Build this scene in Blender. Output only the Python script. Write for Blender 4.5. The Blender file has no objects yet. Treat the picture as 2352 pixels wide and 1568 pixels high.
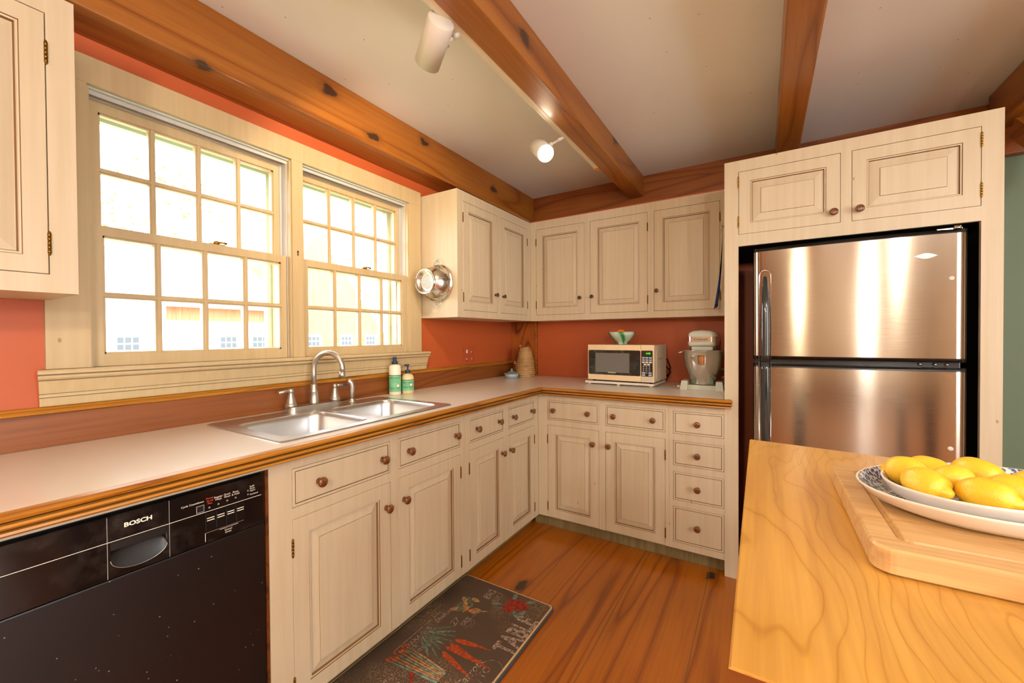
import bpy, bmesh, math, random
from mathutils import Vector, Matrix
random.seed(7)
S = bpy.context.scene
COL = S.collection
R = math.radians
# ------------------------------------------------------------------ camera
CAM = Vector((1.83816221, -2.97343806, 1.23507807))
cr = Vector((0.85182993, 0.52377816, -0.00649659)); cu = Vector((-6.12112646e-04, 1.33976992e-02, 9.99910059e-01)); cf = Vector((-0.52381809, 0.85174934, -0.01173317))
cd = bpy.data.cameras.new('camera'); cam = bpy.data.objects.new('camera', cd); COL.objects.link(cam)
cd.sensor_width = 36; cd.lens = 940.6 / 2352 * 36; cd.clip_start = 0.03; cd.clip_end = 200
m = Matrix((cr, cu, -cf)).transposed().to_4x4(); m.translation = CAM; cam.matrix_world = m
S.camera = cam
# ------------------------------------------------------------------ view and light
S.view_settings.view_transform = 'Standard'; S.view_settings.look = 'None'
S.view_settings.gamma = 1; S.view_settings.use_curve_mapping = False
S.view_settings.exposure = 0.08
W = bpy.data.worlds.new('sky'); S.world = W; W.use_nodes = True
wn = W.node_tree.nodes; wl = W.node_tree.links
bg = wn['Background']; bg.inputs['Color'].default_value = (0.95, 0.98, 1.0, 1); bg.inputs['Strength'].default_value = 12.0

def lamp(name, kind, loc, energy, color, size=0.05, rot=None, **kw):
    l = bpy.data.lights.new(name, kind); l.energy = energy; l.color = color
    if kind in ('POINT', 'SPOT'): l.shadow_soft_size = size
    for k, v in kw.items(): setattr(l, k, v)
    o = bpy.data.objects.new(name, l); COL.objects.link(o); o.location = loc
    if rot is not None: o.rotation_euler = rot
    return o
WARM = (1.0, 0.80, 0.58)
# unseen bulbs behind and beside the camera; the last two are added fill
lamp('unseen_bulb', 'POINT', (3.35, -3.7, 2.2), 48, (1, .93, .82), .05)
lamp('unseen_bulb', 'POINT', (1.7, -3.9, 1.8), 44, (1, .86, .64), .05)
lamp('unseen_bulb', 'POINT', (3.12, -4.9, 1.7), 80, (1, .97, .93), .04)
# window portals (guide the daylight only)
def portal(loc, rot, sx, sy):
    o = lamp('window_portal', 'AREA', loc, 1, (1, 1, 1), rot=rot, shape='RECTANGLE', size=sx, size_y=sy)
    o.data.cycles.is_portal = True
portal((-0.13, -2.235, 1.59), (0, R(-90), 0), 1.0, .75)
portal((-0.13, -1.525, 1.59), (0, R(-90), 0), 1.0, .75)
portal((3.315, -6.02, 1.1), (R(90), 0, 0), .3, 2.0)  # over the added streak slits in the front wall
portal((5.02, -3.2, 1.4), (0, R(90), 0), 1.7, 1.6)

# ------------------------------------------------------------------ materials
def srgb(h):
    h = h.lstrip('#'); v = [int(h[i:i + 2], 16) / 255 for i in (0, 2, 4)]
    return tuple((c / 12.92 if c <= .04045 else ((c + .055) / 1.055) ** 2.4) for c in v) + (1,)
MATS = {}
class NT:
    def __init__(s, name):
        s.m = bpy.data.materials.new(name); s.m.use_nodes = True; s.t = s.m.node_tree; s.b = s.t.nodes['Principled BSDF']; MATS[name] = s.m
    def n(s, typ, ins=None, **kw):
        x = s.t.nodes.new('ShaderNode' + typ)
        for k, v in kw.items(): setattr(x, k, v)
        for k, v in (ins or {}).items(): s.set(x.inputs[k], v)
        return x
    def set(s, sock, v):
        if isinstance(v, bpy.types.NodeSocket): s.t.links.new(v, sock)
        else: sock.default_value = v
    def p(s, **kw):
        nm = dict(base='Base Color', rough='Roughness', metal='Metallic', normal='Normal', coat='Coat Weight', coatr='Coat Roughness', aniso='Anisotropic', tang='Tangent', spec='Specular IOR Level', emc='Emission Color', ems='Emission Strength', trans='Transmission Weight', ior='IOR', alpha='Alpha', sss='Subsurface Weight', sheen='Sheen Weight', anir='Anisotropic Rotation')
        for k, v in kw.items(): s.set(s.b.inputs[nm[k]], v)
        return s.m
    def coords(s, scale=(1, 1, 1), rot=(0, 0, 0), loc=(0, 0, 0)):
        c = s.n('TexCoord'); return s.n('Mapping', {'Vector': c.outputs['Object'], 'Scale': scale, 'Rotation': rot, 'Location': loc}).outputs[0]
    def noise(s, vec, scale, detail=3, rough=.5, dist=0):
        return s.n('TexNoise', {'Vector': vec, 'Scale': scale, 'Detail': detail, 'Roughness': rough, 'Distortion': dist}).outputs['Fac']
    def ramp(s, fac, stops, interp='LINEAR'):
        r = s.n('ValToRGB', {'Fac': fac}); e = r.color_ramp.elements; r.color_ramp.interpolation = interp
        while len(e) < len(stops): e.new(.5)
        for q, (p, c) in zip(e, stops): q.position = p; q.color = c if len(c) == 4 else (*c, 1)
        return r.outputs[0]
    def mix(s, f, a, b, mode='MIX'):
        x = s.n('Mix', data_type='RGBA', blend_type=mode); s.set(x.inputs[0], f); s.set(x.inputs[6], a); s.set(x.inputs[7], b); return x.outputs[2]
    def math(s, op, a, b=0.0, c=0.0):
        x = s.n('Math', operation=op); s.set(x.inputs[0], a); s.set(x.inputs[1], b); s.set(x.inputs[2], c); return x.outputs[0]
    def bump(s, h, strength=.3, dist=.002):
        return s.n('Bump', {'Height': h, 'Strength': strength, 'Distance': dist}).outputs[0]
def g(v): return (v, v, v, 1)
def simple(name, col, rough=.5, metal=0, **kw):
    t = NT(name); t.p(base=srgb(col) if isinstance(col, str) else (*col, 1), rough=rough, metal=metal, **kw); return t.m
def wood(name, cl, cm, cd_, axis=1, k=9, across=3.0, along=.35, knots=.0, rough=.4, coat=.0, fine=60, bump=.15, contrast=1.0, knotcol='#3a1c0c', seed=0, planks=None, dist=.35, dt=2.5):
    t = NT(name)
    sc = [across] * 3; sc[axis] = along
    v = t.coords(tuple(sc), loc=(seed * 3.1, seed * 1.7, seed * 2.3))
    if planks:   # shift the grain per plank: planks = (axis, [seam positions])
        ax, seams = planks
        c = t.n('TexCoord'); sp = t.n('SeparateXYZ', {0: c.outputs['Object']}); idx = 0.0
        for q in seams: idx = t.math('ADD', idx, t.math('GREATER_THAN', sp.outputs[ax], q))
        off = t.math('MULTIPLY', idx, 7.31); cmb = t.n('CombineXYZ', {0: off, 1: off, 2: off})
        v = t.n('VectorMath', {0: v, 1: cmb.outputs[0]}, operation='ADD').outputs[0]
    n1 = t.noise(v, 1.0, dt, .45, dist)
    rings = t.math('PINGPONG', t.math('MULTIPLY', n1, k), .5)
    rings = t.math('MULTIPLY', rings, 2.0)
    fs = [fine] * 3; fs[axis] = fine * .035
    fn = t.noise(t.coords(tuple(fs)), 1.0, 3, .6)
    big = t.noise(t.coords((1.3, 1.3, 1.3), loc=(seed, 0, 0)), 1.0, 2)
    col = t.ramp(rings, [(0.0, srgb(cd_)), (.03 * contrast, srgb(cd_)), (.16 * contrast, srgb(cm)), (.5, srgb(cl)), (1, srgb(cl))])
    col = t.mix(t.math('MULTIPLY', big, .5), col, srgb(cm))
    col = t.mix(.35, col, t.ramp(fn, [(.32, (.50, .33, .22)), (.58, g(1.0))]), 'MULTIPLY')
    if planks:
        tone = t.math('FRACT', t.math('MULTIPLY', idx, .37)); col = t.mix(t.math('MULTIPLY', tone, .35), col, srgb(cd_))
    if knots:
        ks = [knots] * 3; ks[axis] = knots * .55
        kv = t.coords(tuple(ks), loc=(seed * 1.3 + .3, seed * .7, seed))
        kv = t.n('VectorMath', {0: kv, 1: t.n('VectorMath', {0: t.n('TexNoise', {'Vector': kv, 'Scale': 9.0, 'Detail': 2.0}).outputs['Color'], 1: (.12, .12, .12)}, operation='MULTIPLY').outputs[0]}, operation='ADD').outputs[0]
        s3 = t.n('SeparateXYZ', {0: kv}); oth = [q for q in (0, 1, 2) if q != axis]; k2 = t.n('CombineXYZ', {0: s3.outputs[axis], 1: t.math('ADD', s3.outputs[oth[0]], s3.outputs[oth[1]])})
        vo = t.n('TexVoronoi', {'Vector': k2.outputs[0], 'Scale': 1.0, 'Randomness': 1.0}, voronoi_dimensions='2D')
        d = vo.outputs['Distance']; rnd = t.n('SeparateColor', {0: vo.outputs['Color']}).outputs[0]
        on = t.math('GREATER_THAN', rnd, .45)
        ring = t.ramp(d, [(0, g(1)), (.045, g(1)), (.065, g(.3)), (.12, g(0))])
        col = t.mix(t.math('MULTIPLY', ring, on), col, srgb(knotcol))
    t.p(base=col, rough=rough, coat=coat, coatr=.15, normal=t.bump(t.math('ADD', rings, fn), bump, .001))
    return t.m

def paint(name, c1, c2, rough=.42, worn=True):
    t = NT(name)
    st = t.noise(t.coords((42, 42, 1.6)), 1.0, 4, .6)
    bl = t.noise(t.coords((2, 2, 2)), 1.5, 3, .6)
    col = t.mix(t.ramp(st, [(.3, g(0)), (.7, g(1))]), srgb(c1), srgb(c2))
    col = t.mix(t.math('MULTIPLY', bl, .35), col, srgb(c2))
    if worn:
        vo = t.n('TexVoronoi', {'Vector': t.coords((9, 9, 5)), 'Scale': 1.0}); d = vo.outputs['Distance']
        col = t.mix(t.ramp(d, [(0, g(.8)), (.03, g(.6)), (.045, g(0))]), col, srgb('#8d5a2c'))
    t.p(base=col, rough=rough, normal=t.bump(st, .12, .0008)); return t.m

paint('cream_paint', '#d0c0a4', '#c5b292')
paint('window_paint', '#cbb48b', '#c0a77c', .38)
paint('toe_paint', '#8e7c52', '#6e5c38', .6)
simple('glaze', '#7d5a34', .6); simple('wood_groove_shade', '#54300f', .6); simple('sill_groove_shade', '#8f8068', .6)
simple('cabinet_inside', '#1c120a', .9)
wood('beam_wood', '#a56620', '#965412', '#784009', 1, k=11, across=3.2, along=.22, knots=2.8, rough=.38, coat=.25, fine=70)
wood('beam_wood_x', '#9c5820', '#8d4a16', '#713809', 0, k=11, across=3.2, along=.22, knots=2.8, rough=.42, coat=.2, fine=70, seed=2)
wood('post_wood', '#b3601c', '#96470f', '#4a2008', 2, k=9, across=3.2, along=.9, rough=.4, coat=.2, fine=60, seed=4)
wood('edge_wood', '#bd8028', '#aa6a18', '#7c440c', 1, k=5, across=18, along=.8, rough=.33, coat=.4, fine=90, seed=5)
wood('edge_wood_x', '#b97a26', '#a46618', '#7c440c', 0, k=5, across=18, along=.8, rough=.33, coat=.4, fine=90, seed=6)
wood('splash_wood', '#8f5120', '#7f4416', '#65300d', 1, k=10, across=5, along=.4, rough=.45, coat=.15, fine=80, seed=7)
wood('floor_wood', '#b86a10', '#a45606', '#824103', 1, k=13, across=3.0, along=.25, knots=2.3, rough=.34, coat=.3, fine=75, seed=1, planks=(0, [.13, .5, .881, 1.263, 1.597, 1.96, 2.3, 2.7, 3.05, 3.4, 3.8, 4.2, 4.6]))
wood('island_wood', '#d19d48', '#cc973f', '#b98130', 1, k=60, across=1.7, along=.33, rough=.33, coat=.2, fine=50, contrast=.8, seed=3, dist=.3, dt=4.5)
wood('island_dark', '#7a4218', '#5a2a0c', '#3a1806', 0, k=7, across=8, along=1, rough=.4, coat=.3, seed=8)
wood('board_wood', '#d4ac74', '#cda268', '#ba8c52', 0, k=9, across=5, along=.7, rough=.42, fine=90, seed=9, planks=(1, [-.13, -.06, .02, .09, .15]))
wood('knob_wood', '#8a5226', '#6e3c18', '#4c2810', 2, k=4, across=25, along=10, rough=.28, coat=.5)
wood('barn_wood', '#c97a5c', '#bc6848', '#a0523a', 2, k=16, across=9, along=.1, rough=.8)
def walls():
    t = NT('terracotta_paint'); n = t.noise(t.coords((3, 3, 3)), 1, 4, .6); f = t.noise(t.coords((140, 140, 140)), 1, 2)
    t.p(base=t.mix(n, srgb('#c25e2e'), srgb('#b55428')), rough=.5, normal=t.bump(f, .12, .0006))
    t = NT('green_paint'); f = t.noise(t.coords((140, 140, 140)), 1, 2)
    t.p(base=srgb('#63745c'), rough=.6, normal=t.bump(f, .12, .0006))
    t = NT('ceiling_paint'); n = t.noise(t.coords((1.5, 1.5, 1.5)), 1, 3)
    vo = t.n('TexVoronoi', {'Vector': t.coords((7, 7, 7)), 'Scale': 1.0}, voronoi_dimensions='2D'); rn = t.n('SeparateColor', {0: vo.outputs['Color']}).outputs[0]
    sp = t.math('MULTIPLY', t.ramp(vo.outputs['Distance'], [(0, g(.7)), (.014, g(.7)), (.022, g(0))]), t.math('GREATER_THAN', rn, .8))
    c = t.mix(n, srgb('#eef1f0'), srgb('#e8ebe8'))
    t.p(base=t.mix(sp, c, srgb('#5d4a3c')), rough=.75)
walls()
def lam():
    t = NT('laminate'); n = t.noise(t.coords((2, 6, 2)), 1.2, 4, .6)
    t.p(base=t.mix(n, srgb('#eae2d6'), srgb('#e2d6c4')), rough=.22, spec=.6)
lam()
def steel(name, axis, base=(.62, .58, .54), rough=.28, aniso=.0, streak=200, along=1.5, bs=.04):
    t = NT(name); sc = [streak] * 3; sc[axis] = along
    n = t.noise(t.coords(tuple(sc)), 1, 2)
    r = t.n('MapRange', {0: n, 3: rough * .8, 4: rough * 1.25}).outputs[0]
    tg = t.n('Tangent', direction_type='RADIAL', axis='Z')
    t.p(base=(*base, 1), metal=1, rough=r, aniso=aniso, tang=tg.outputs[0], anir=.25, normal=t.bump(n, bs, .0003)); return t
steel('fridge_steel', 0, (.41, .34, .275), .18, .9, 260, 2)
steel('sink_steel', 1, (.68, .69, .70), .3, 0, 300, 40, 0.0)
simple('nickel', '#c9c4bb', .36, 1)
simple('chrome', '#d5d2cc', .09, 1)
simple('spun_steel', '#dedbd4', .2, 1); simple('brass', '#a9812c', .35, 1)
simple('old_brass', '#7d5c24', .4, 1)
simple('bronze', '#5b4434', .35, .6)
simple('black_plastic', '#0d0b0b', .25, spec=.5)
simple('black_void', '#0a0605', .8)
simple('fridge_black', '#151211', .35)
simple('white_text', '#efe6d6', .6); simple('red_text', '#d0452c', .6); simple('dark_text', '#1c2a20', .6)
simple('handle_black', '#2b3232', .18, .2, coat=.8)
simple('magnet_white', '#d9cfc0', .4)
def dwm():
    t = NT('dishwasher_black')
    n = t.noise(t.coords((1, 1, 1)), 2.5, 4); d = t.n('TexVoronoi', {'Vector': t.coords((60, 60, 60)), 'Scale': 1.0})
    rn = t.n('SeparateColor', {0: d.outputs['Color']}).outputs[0]
    sp = t.math('MULTIPLY', t.ramp(d.outputs['Distance'], [(0, g(1)), (.09, g(1)), (.13, g(0))]), t.math('GREATER_THAN', rn, .93))
    t.p(base=t.mix(t.math('MULTIPLY', sp, .6), srgb('#120b0a'), srgb('#b8a898')), rough=t.n('MapRange', {0: n, 3: .3, 4: .42}).outputs[0], spec=.45)
    t = NT('dishwasher_panel'); n = t.noise(t.coords((1, 1, 1)), 9, 6, .7)
    t.p(base=t.mix(t.ramp(n, [(.5, g(0)), (.8, g(.25))]), srgb('#0e0b0b'), srgb('#6d665e')), rough=.12, spec=.55)
dwm()
def glass():
    t = NT('window_glass'); nt = t.t; nt.nodes.remove(t.b)
    tr = t.n('BsdfTransparent'); gl = t.n('BsdfGlossy', {'Roughness': 0.02}); fr = t.n('Fresnel', {'IOR': 1.45})
    mx = t.n('MixShader', {0: t.math('MULTIPLY', fr.outputs[0], .6), 1: tr.outputs[0], 2: gl.outputs[0]})
    nt.links.new(mx.outputs[0], nt.nodes['Material Output'].inputs[0])
glass()
simple('exterior_trim', '#c3cfc2', .6)
simple('vinyl_track', '#c2beb8', .4)
simple('outlet_paint', '#b8542f', .4); simple('ivory', '#e8dcc0', .4)
def lemonm():
    t = NT('lemon_skin'); v = t.coords((1, 1, 1)); n = t.n('TexVoronoi', {'Vector': v, 'Scale': 420.0}).outputs['Distance']
    l = t.noise(v, 40, 3)
    t.p(base=t.mix(l, srgb('#f4ca38'), srgb('#efba28')), rough=.36, sss=.05, normal=t.bump(t.math('ADD', n, t.math('MULTIPLY', l, 1.4)), .22, .0014))
    t.b.inputs['Subsurface Radius'].default_value = (.02, .012, .004)
    t = NT('orange_skin'); t.p(base=srgb('#ee7a18'), rough=.4, normal=t.bump(t.noise(t.coords((1, 1, 1)), 60, 3), .5, .002))
lemonm()
simple('platter_white', '#ece3d6', .12, coat=.5)
def plat():
    t = NT('platter_blue'); v = t.coords((1, 1, 1))
    n = t.n('TexVoronoi', {'Vector': v, 'Scale': 170.0}).outputs['Distance']; q = t.noise(v, 260, 3, .6)
    f = t.ramp(t.math('MULTIPLY', n, q), [(.17, srgb('#3b5590')), (.22, srgb('#6f86b4')), (.27, srgb('#e9d8c4'))])
    t.p(base=f, rough=.12, coat=.5)
    t = NT('stoneware'); n = t.noise(t.coords((5, 5, 40)), 1, 4)
    t.p(base=t.mix(n, srgb('#c9a26c'), srgb('#9c7440')), rough=.3, coat=.4)
    t = NT('dish_glaze'); sp = t.n('SeparateXYZ', {0: t.coords((1, 1, 1))}); z = t.math('ADD', sp.outputs[2], t.math('MULTIPLY', t.noise(t.coords((9, 9, 9)), 1, 2), .004))
    t.p(base=t.ramp(t.math('MULTIPLY', z, 12.5), [(0, srgb('#9c4a26')), (.05, srgb('#8a9ab8')), (.25, srgb('#9aa0c0')), (.36, srgb('#b8cabb')), (.5, srgb('#4f9a80')), (.6, srgb('#9a6a78')), (.66, srgb('#8fa0b8')), (.8, srgb('#5d8f88'))]), rough=.2, coat=.5)
    t = NT('bowl_glaze'); sp = t.n('SeparateXYZ', {0: t.coords((1, 1, 1))})
    ang = t.math('ARCTAN2', sp.outputs[1], sp.outputs[0]); st = t.math('SINE', t.math('ADD', t.math('MULTIPLY', ang, 5.0), t.math('MULTIPLY', sp.outputs[2], 25)))
    t.p(base=t.ramp(t.math('MULTIPLY_ADD', st, .5, .5), [(0, srgb('#c9cdb8')), (.6, srgb('#a9c6a8')), (.82, srgb('#86b08a')), (.93, srgb('#2f7a3c'))]), rough=.2, coat=.5)
plat()
simple('bowl_inside', '#d7c9ae', .25)
simple('soap_clear', '#efe8d2', .3, sss=.0); simple('soap_cream', '#e3cfa4', .3)
def lab():
    t = NT('soap_label'); n = t.noise(t.coords((30, 30, 4)), 1, 2)
    t.p(base=t.mix(n, srgb('#5cc4a4'), srgb('#8fcf92')), rough=.45)
lab()
simple('pump_blue', '#20384e', .3)
simple('microwave_body', '#e9cda0', .35); simple('microwave_side', '#cfc0aa', .45)
def mwg():
    t = NT('microwave_glass'); n = t.noise(t.coords((1, 1, 1)), 30, 5, .7)
    t.p(base=t.mix(t.ramp(n, [(.5, g(0)), (.75, g(.3))]), srgb('#24221f'), srgb('#7b766c')), rough=.1, spec=.6)
mwg()
simple('microwave_window', '#6e6a64', .14); simple('panel_brown', '#2a211c', .3)
simple('key_blue', '#a9bcc6', .5); simple('key_grey', '#8d8a86', .5); simple('key_white', '#e4ddd0', .5)
simple('display_green', '#000000', .5, emc=srgb('#30ff20'), ems=2.0)
simple('mixer_white', '#c7cbbb', .25, coat=.5); simple('mixer_grey', '#8f9a90', .3)
simple('lamp_white', '#d8d0c2', .4); simple('track_cream', '#e6d5b4', .4)
simple('lamp_inside', '#f3ead8', .35)
simple('bulb_glow', '#ffffff', .5, emc=(1, .86, .62, 1), ems=45)
simple('clip_orange', '#cf8a2a', .4)
def mats_mat():
    t = NT('mat_rubber'); n = t.noise(t.coords((1, 1, 1)), 5, 5, .6); f = t.noise(t.coords((1, 1, 1)), 260, 2, .6); b = t.noise(t.coords((1, 1, 1)), 2.4, 2)
    wear = t.math('MULTIPLY', t.ramp(f, [(.56, g(0)), (.62, g(1))]), t.ramp(b, [(.48, g(0)), (.62, g(.85))]))
    c = t.mix(n, srgb('#4d3d33'), srgb('#5f4b3d'))
    t.p(base=t.mix(wear, c, srgb('#c8a878')), rough=.62, normal=t.bump(f, .3, .001))
    t = NT('mat_chalk'); n = t.noise(t.coords((1, 1, 1)), 90, 4, .6)
    t.p(base=t.ramp(n, [(.42, srgb('#6a564a')), (.55, srgb('#b5a090'))]), rough=.8)
    for nm, a, b_ in (('print_red', '#a8301c', '#7c2014'), ('print_orange', '#c4501c', '#8f3a18'), ('print_green', '#6e7355', '#4c5547'), ('print_teal', '#7f8d80', '#56645c'), ('print_tan', '#b98e5e', '#86643e')):
        t = NT(nm); n = t.noise(t.coords((1, 1, 1)), 70, 3); t.p(base=t.mix(t.ramp(n, [(.4, g(0)), (.6, g(1))]), srgb(a), srgb(b_)), rough=.7)
mats_mat()
simple('mat_edge', '#d8b684', .6); simple('mat_side', '#4a4d55', .6)
simple('cloth_blue', '#2c4a80', .9); simple('cloth_green', '#5d7a48', .9); simple('cloth_dark', '#20242c', .9); simple('cloth_white', '#c9cfc4', .9)
def clothm():
    t = NT('apron_cloth'); sp = t.n('SeparateXYZ', {0: t.coords((1, 1, 1))}); n = t.noise(t.coords((14, 14, 14)), 1, 2)
    z = t.math('ADD', sp.outputs[2], t.math('MULTIPLY', t.math('SUBTRACT', n, .5), .16))
    t.p(base=t.ramp(t.math('DIVIDE', z, .45), [(0, srgb('#26447c')), (.36, srgb('#33548c')), (.40, srgb('#1f232b')), (.55, srgb('#1f232b')), (.6, srgb('#56783f')), (1, srgb('#7d9260'))]), rough=.9)
clothm()
simple('shingle', '#8d929a', .9); simple('grass', '#8f9a70', 1.0); simple('bark', '#a8a29c', .9); simple('leaf_orange', '#cf7a3c', .8); simple('leaf_green', '#8aa844', .8); simple('siding_white', '#dfe4ea', .7); simple('dark_pane', '#3a4048', .4)

# ------------------------------------------------------------------ mesh helpers
class B:
    def __init__(s, M=None): s.bm = bmesh.new(); s.M = M; s.mats = []
    def mi(s, mat):
        if mat not in s.mats: s.mats.append(mat)
        return s.mats.index(mat)
    def v(s, co, M=None):
        co = Vector(co)
        if M is not None: co = M @ co
        if s.M is not None: co = s.M @ co
        return s.bm.verts.new(co)
    def f(s, vs, mat, smooth=False):
        try: f = s.bm.faces.new(vs)
        except ValueError: return None
        f.material_index = s.mi(mat); f.smooth = smooth; return f
    def box(s, a, b, mat, M=None, bev=0):
        (x0, y0, z0), (x1, y1, z1) = a, b
        P = [s.v((x, y, z), M) for x in (x0, x1) for y in (y0, y1) for z in (z0, z1)]
        fs = [s.f([P[i] for i in q], mat) for q in ((0, 1, 3, 2), (4, 6, 7, 5), (0, 4, 5, 1), (2, 3, 7, 6), (0, 2, 6, 4), (1, 5, 7, 3))]
        if bev:
            es = {e for f in fs for e in f.edges}
            r = bmesh.ops.bevel(s.bm, geom=list(es), offset=bev, segments=2, affect='EDGES', profile=.6)
            for f in r['faces']: f.material_index = s.mi(mat)
        return s
    def lathe(s, prof, mat, M=None, n=24, smooth=True, cap=True, mats=None):
        rings = []
        for r, z in prof:
            if r < 1e-6: rings.append([s.v((0, 0, z), M)])
            else: rings.append([s.v((r * math.cos(2 * math.pi * i / n), r * math.sin(2 * math.pi * i / n), z), M) for i in range(n)])
        for k, (a, b) in enumerate(zip(rings, rings[1:])):
            mm = mats[k] if mats else mat
            for i in range(n):
                j = (i + 1) % n
                if len(a) == 1 and len(b) == 1: continue
                if len(a) == 1: s.f([a[0], b[i], b[j]], mm, smooth)
                elif len(b) == 1: s.f([a[i], a[j], b[0]], mm, smooth)
                else: s.f([a[i], a[j], b[j], b[i]], mm, smooth)
        if cap:
            if len(rings[0]) > 1: s.f(rings[0][::-1], mats[0] if mats else mat)
            if len(rings[-1]) > 1: s.f(rings[-1], mats[-1] if mats else mat)
        return s
    def tube(s, pts, r, mat, n=12, cap=True, M=None, close=False):
        pts = [Vector(p) for p in pts]; rr = r if isinstance(r, (list, tuple)) else [r] * len(pts)
        up = None; rings = []
        L = len(pts)
        for i, p in enumerate(pts):
            a = pts[(i - 1) % L] if (i or close) else p; b = pts[(i + 1) % L] if (i < L - 1 or close) else p
            t = (b - a).normalized()
            if up is None: up = t.orthogonal().normalized()
            up = (up - t * up.dot(t)).normalized(); w = t.cross(up)
            rings.append([s.v(p + (up * math.cos(2 * math.pi * k / n) + w * math.sin(2 * math.pi * k / n)) * rr[i], M) for k in range(n)])
        prs = list(zip(rings, rings[1:]))
        if close: prs.append((rings[-1], rings[0]))
        for a, b in prs:
            for k in range(n): s.f([a[k], a[(k + 1) % n], b[(k + 1) % n], b[k]], mat, True)
        if cap and not close: s.f(rings[0][::-1], mat); s.f(rings[-1], mat)
        return s
    def prism(s, poly, z0, z1, mat, M=None, side=None, bot=True):
        a = [s.v((x, y, z0), M) for x, y in poly]; b = [s.v((x, y, z1), M) for x, y in poly]
        if bot: s.f(a[::-1], side or mat)
        s.f(b, mat)
        for i in range(len(a)): s.f([a[i], a[(i + 1) % len(a)], b[(i + 1) % len(a)], b[i]], side or mat)
        return s
    def sweep(s, prof, path, mats, close=False):
        """prof: list of (out, z); path: list of (x, y, nx, ny) with mitred outward vectors"""
        rows = [[s.v((x + nx * o, y + ny * o, z)) for o, z in prof] for x, y, nx, ny in path]
        for a, b in zip(rows, rows[1:]):
            for i in range(len(prof) - 1): s.f([a[i], a[i + 1], b[i + 1], b[i]], mats[i] if isinstance(mats, list) else mats)
        for e in (rows[0], rows[-1]): s.f(e, mats[0] if isinstance(mats, list) else mats)
        return s
def fin(bm_, recalc=True):
    if recalc: bmesh.ops.recalc_face_normals(bm_.bm, faces=bm_.bm.faces)
def obj(name, b, parent=None, origin=None, recalc=True):
    fin(b, recalc)
    if origin is None:
        if parent is not None: origin = Vector(parent['_o'])
        else:
            vs = [v.co for v in b.bm.verts]
            origin = Vector(((min(v.x for v in vs) + max(v.x for v in vs)) / 2, (min(v.y for v in vs) + max(v.y for v in vs)) / 2, min(v.z for v in vs)))
    origin = Vector(origin)
    bmesh.ops.translate(b.bm, verts=b.bm.verts, vec=-origin)
    me = bpy.data.meshes.new(name); b.bm.to_mesh(me); b.bm.free()
    for mt in b.mats: me.materials.append(MATS[mt])
    o = bpy.data.objects.new(name, me); COL.objects.link(o)
    if parent is not None: o.parent = parent; o.location = origin - Vector(parent['_o'])
    else: o.location = origin
    o['_o'] = tuple(origin)
    return o
def inst(name, src, parent, loc, rot=None):
    o = bpy.data.objects.new(name, src); COL.objects.link(o); o.parent = parent
    o.location = Vector(loc) - Vector(parent['_o']); o['_o'] = tuple(loc)
    if rot is not None: o.rotation_euler = rot
    return o
def tag(o, label, cat, group=None):
    o['label'] = label; o['category'] = cat
    if group: o['group'] = group
    return o
def thing(name, loc, label, cat, group=None):
    o = bpy.data.objects.new(name, None); COL.objects.link(o); o.location = loc; o['_o'] = tuple(loc); o.empty_display_size = .05
    return tag(o, label, cat, group)
def struct(name, b, parent=None):
    o = obj(name, b, parent)
    if parent is None: o['kind'] = 'structure'
    return o
# lettering: append text as mesh faces to a builder
def text(b, body, size, mat, M, align='LEFT', extrude=.0, bend=None, sx=1.0, shear=0, bold=0):
    cu_ = bpy.data.curves.new('t', 'FONT'); cu_.body = body; cu_.size = size; cu_.align_x = align; cu_.extrude = extrude; cu_.shear = shear
    cu_.resolution_u = 3; cu_.offset = bold
    o = bpy.data.objects.new('t', cu_); COL.objects.link(o)
    dg = bpy.context.evaluated_depsgraph_get(); me = bpy.data.meshes.new_from_object(o.evaluated_get(dg))
    vs = []
    for v in me.vertices:
        x, y, z = v.co; x *= sx
        if bend: a = x / bend; vs.append(b.v((bend * math.sin(a), y, bend * math.cos(a) - bend + z), M))
        else: vs.append(b.v((x, y, z), M))
    for p in me.polygons: b.f([vs[i] for i in p.vertices], mat)
    bpy.data.objects.remove(o); bpy.data.curves.remove(cu_); bpy.data.meshes.remove(me)
def frame(o, ux, uy, uz=None):
    ux = Vector(ux).normalized(); uy = Vector(uy).normalized(); uz = ux.cross(uy) if uz is None else Vector(uz)
    m_ = Matrix((ux, uy, uz)).transposed().to_4x4(); m_.translation = Vector(o); return m_
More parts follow.
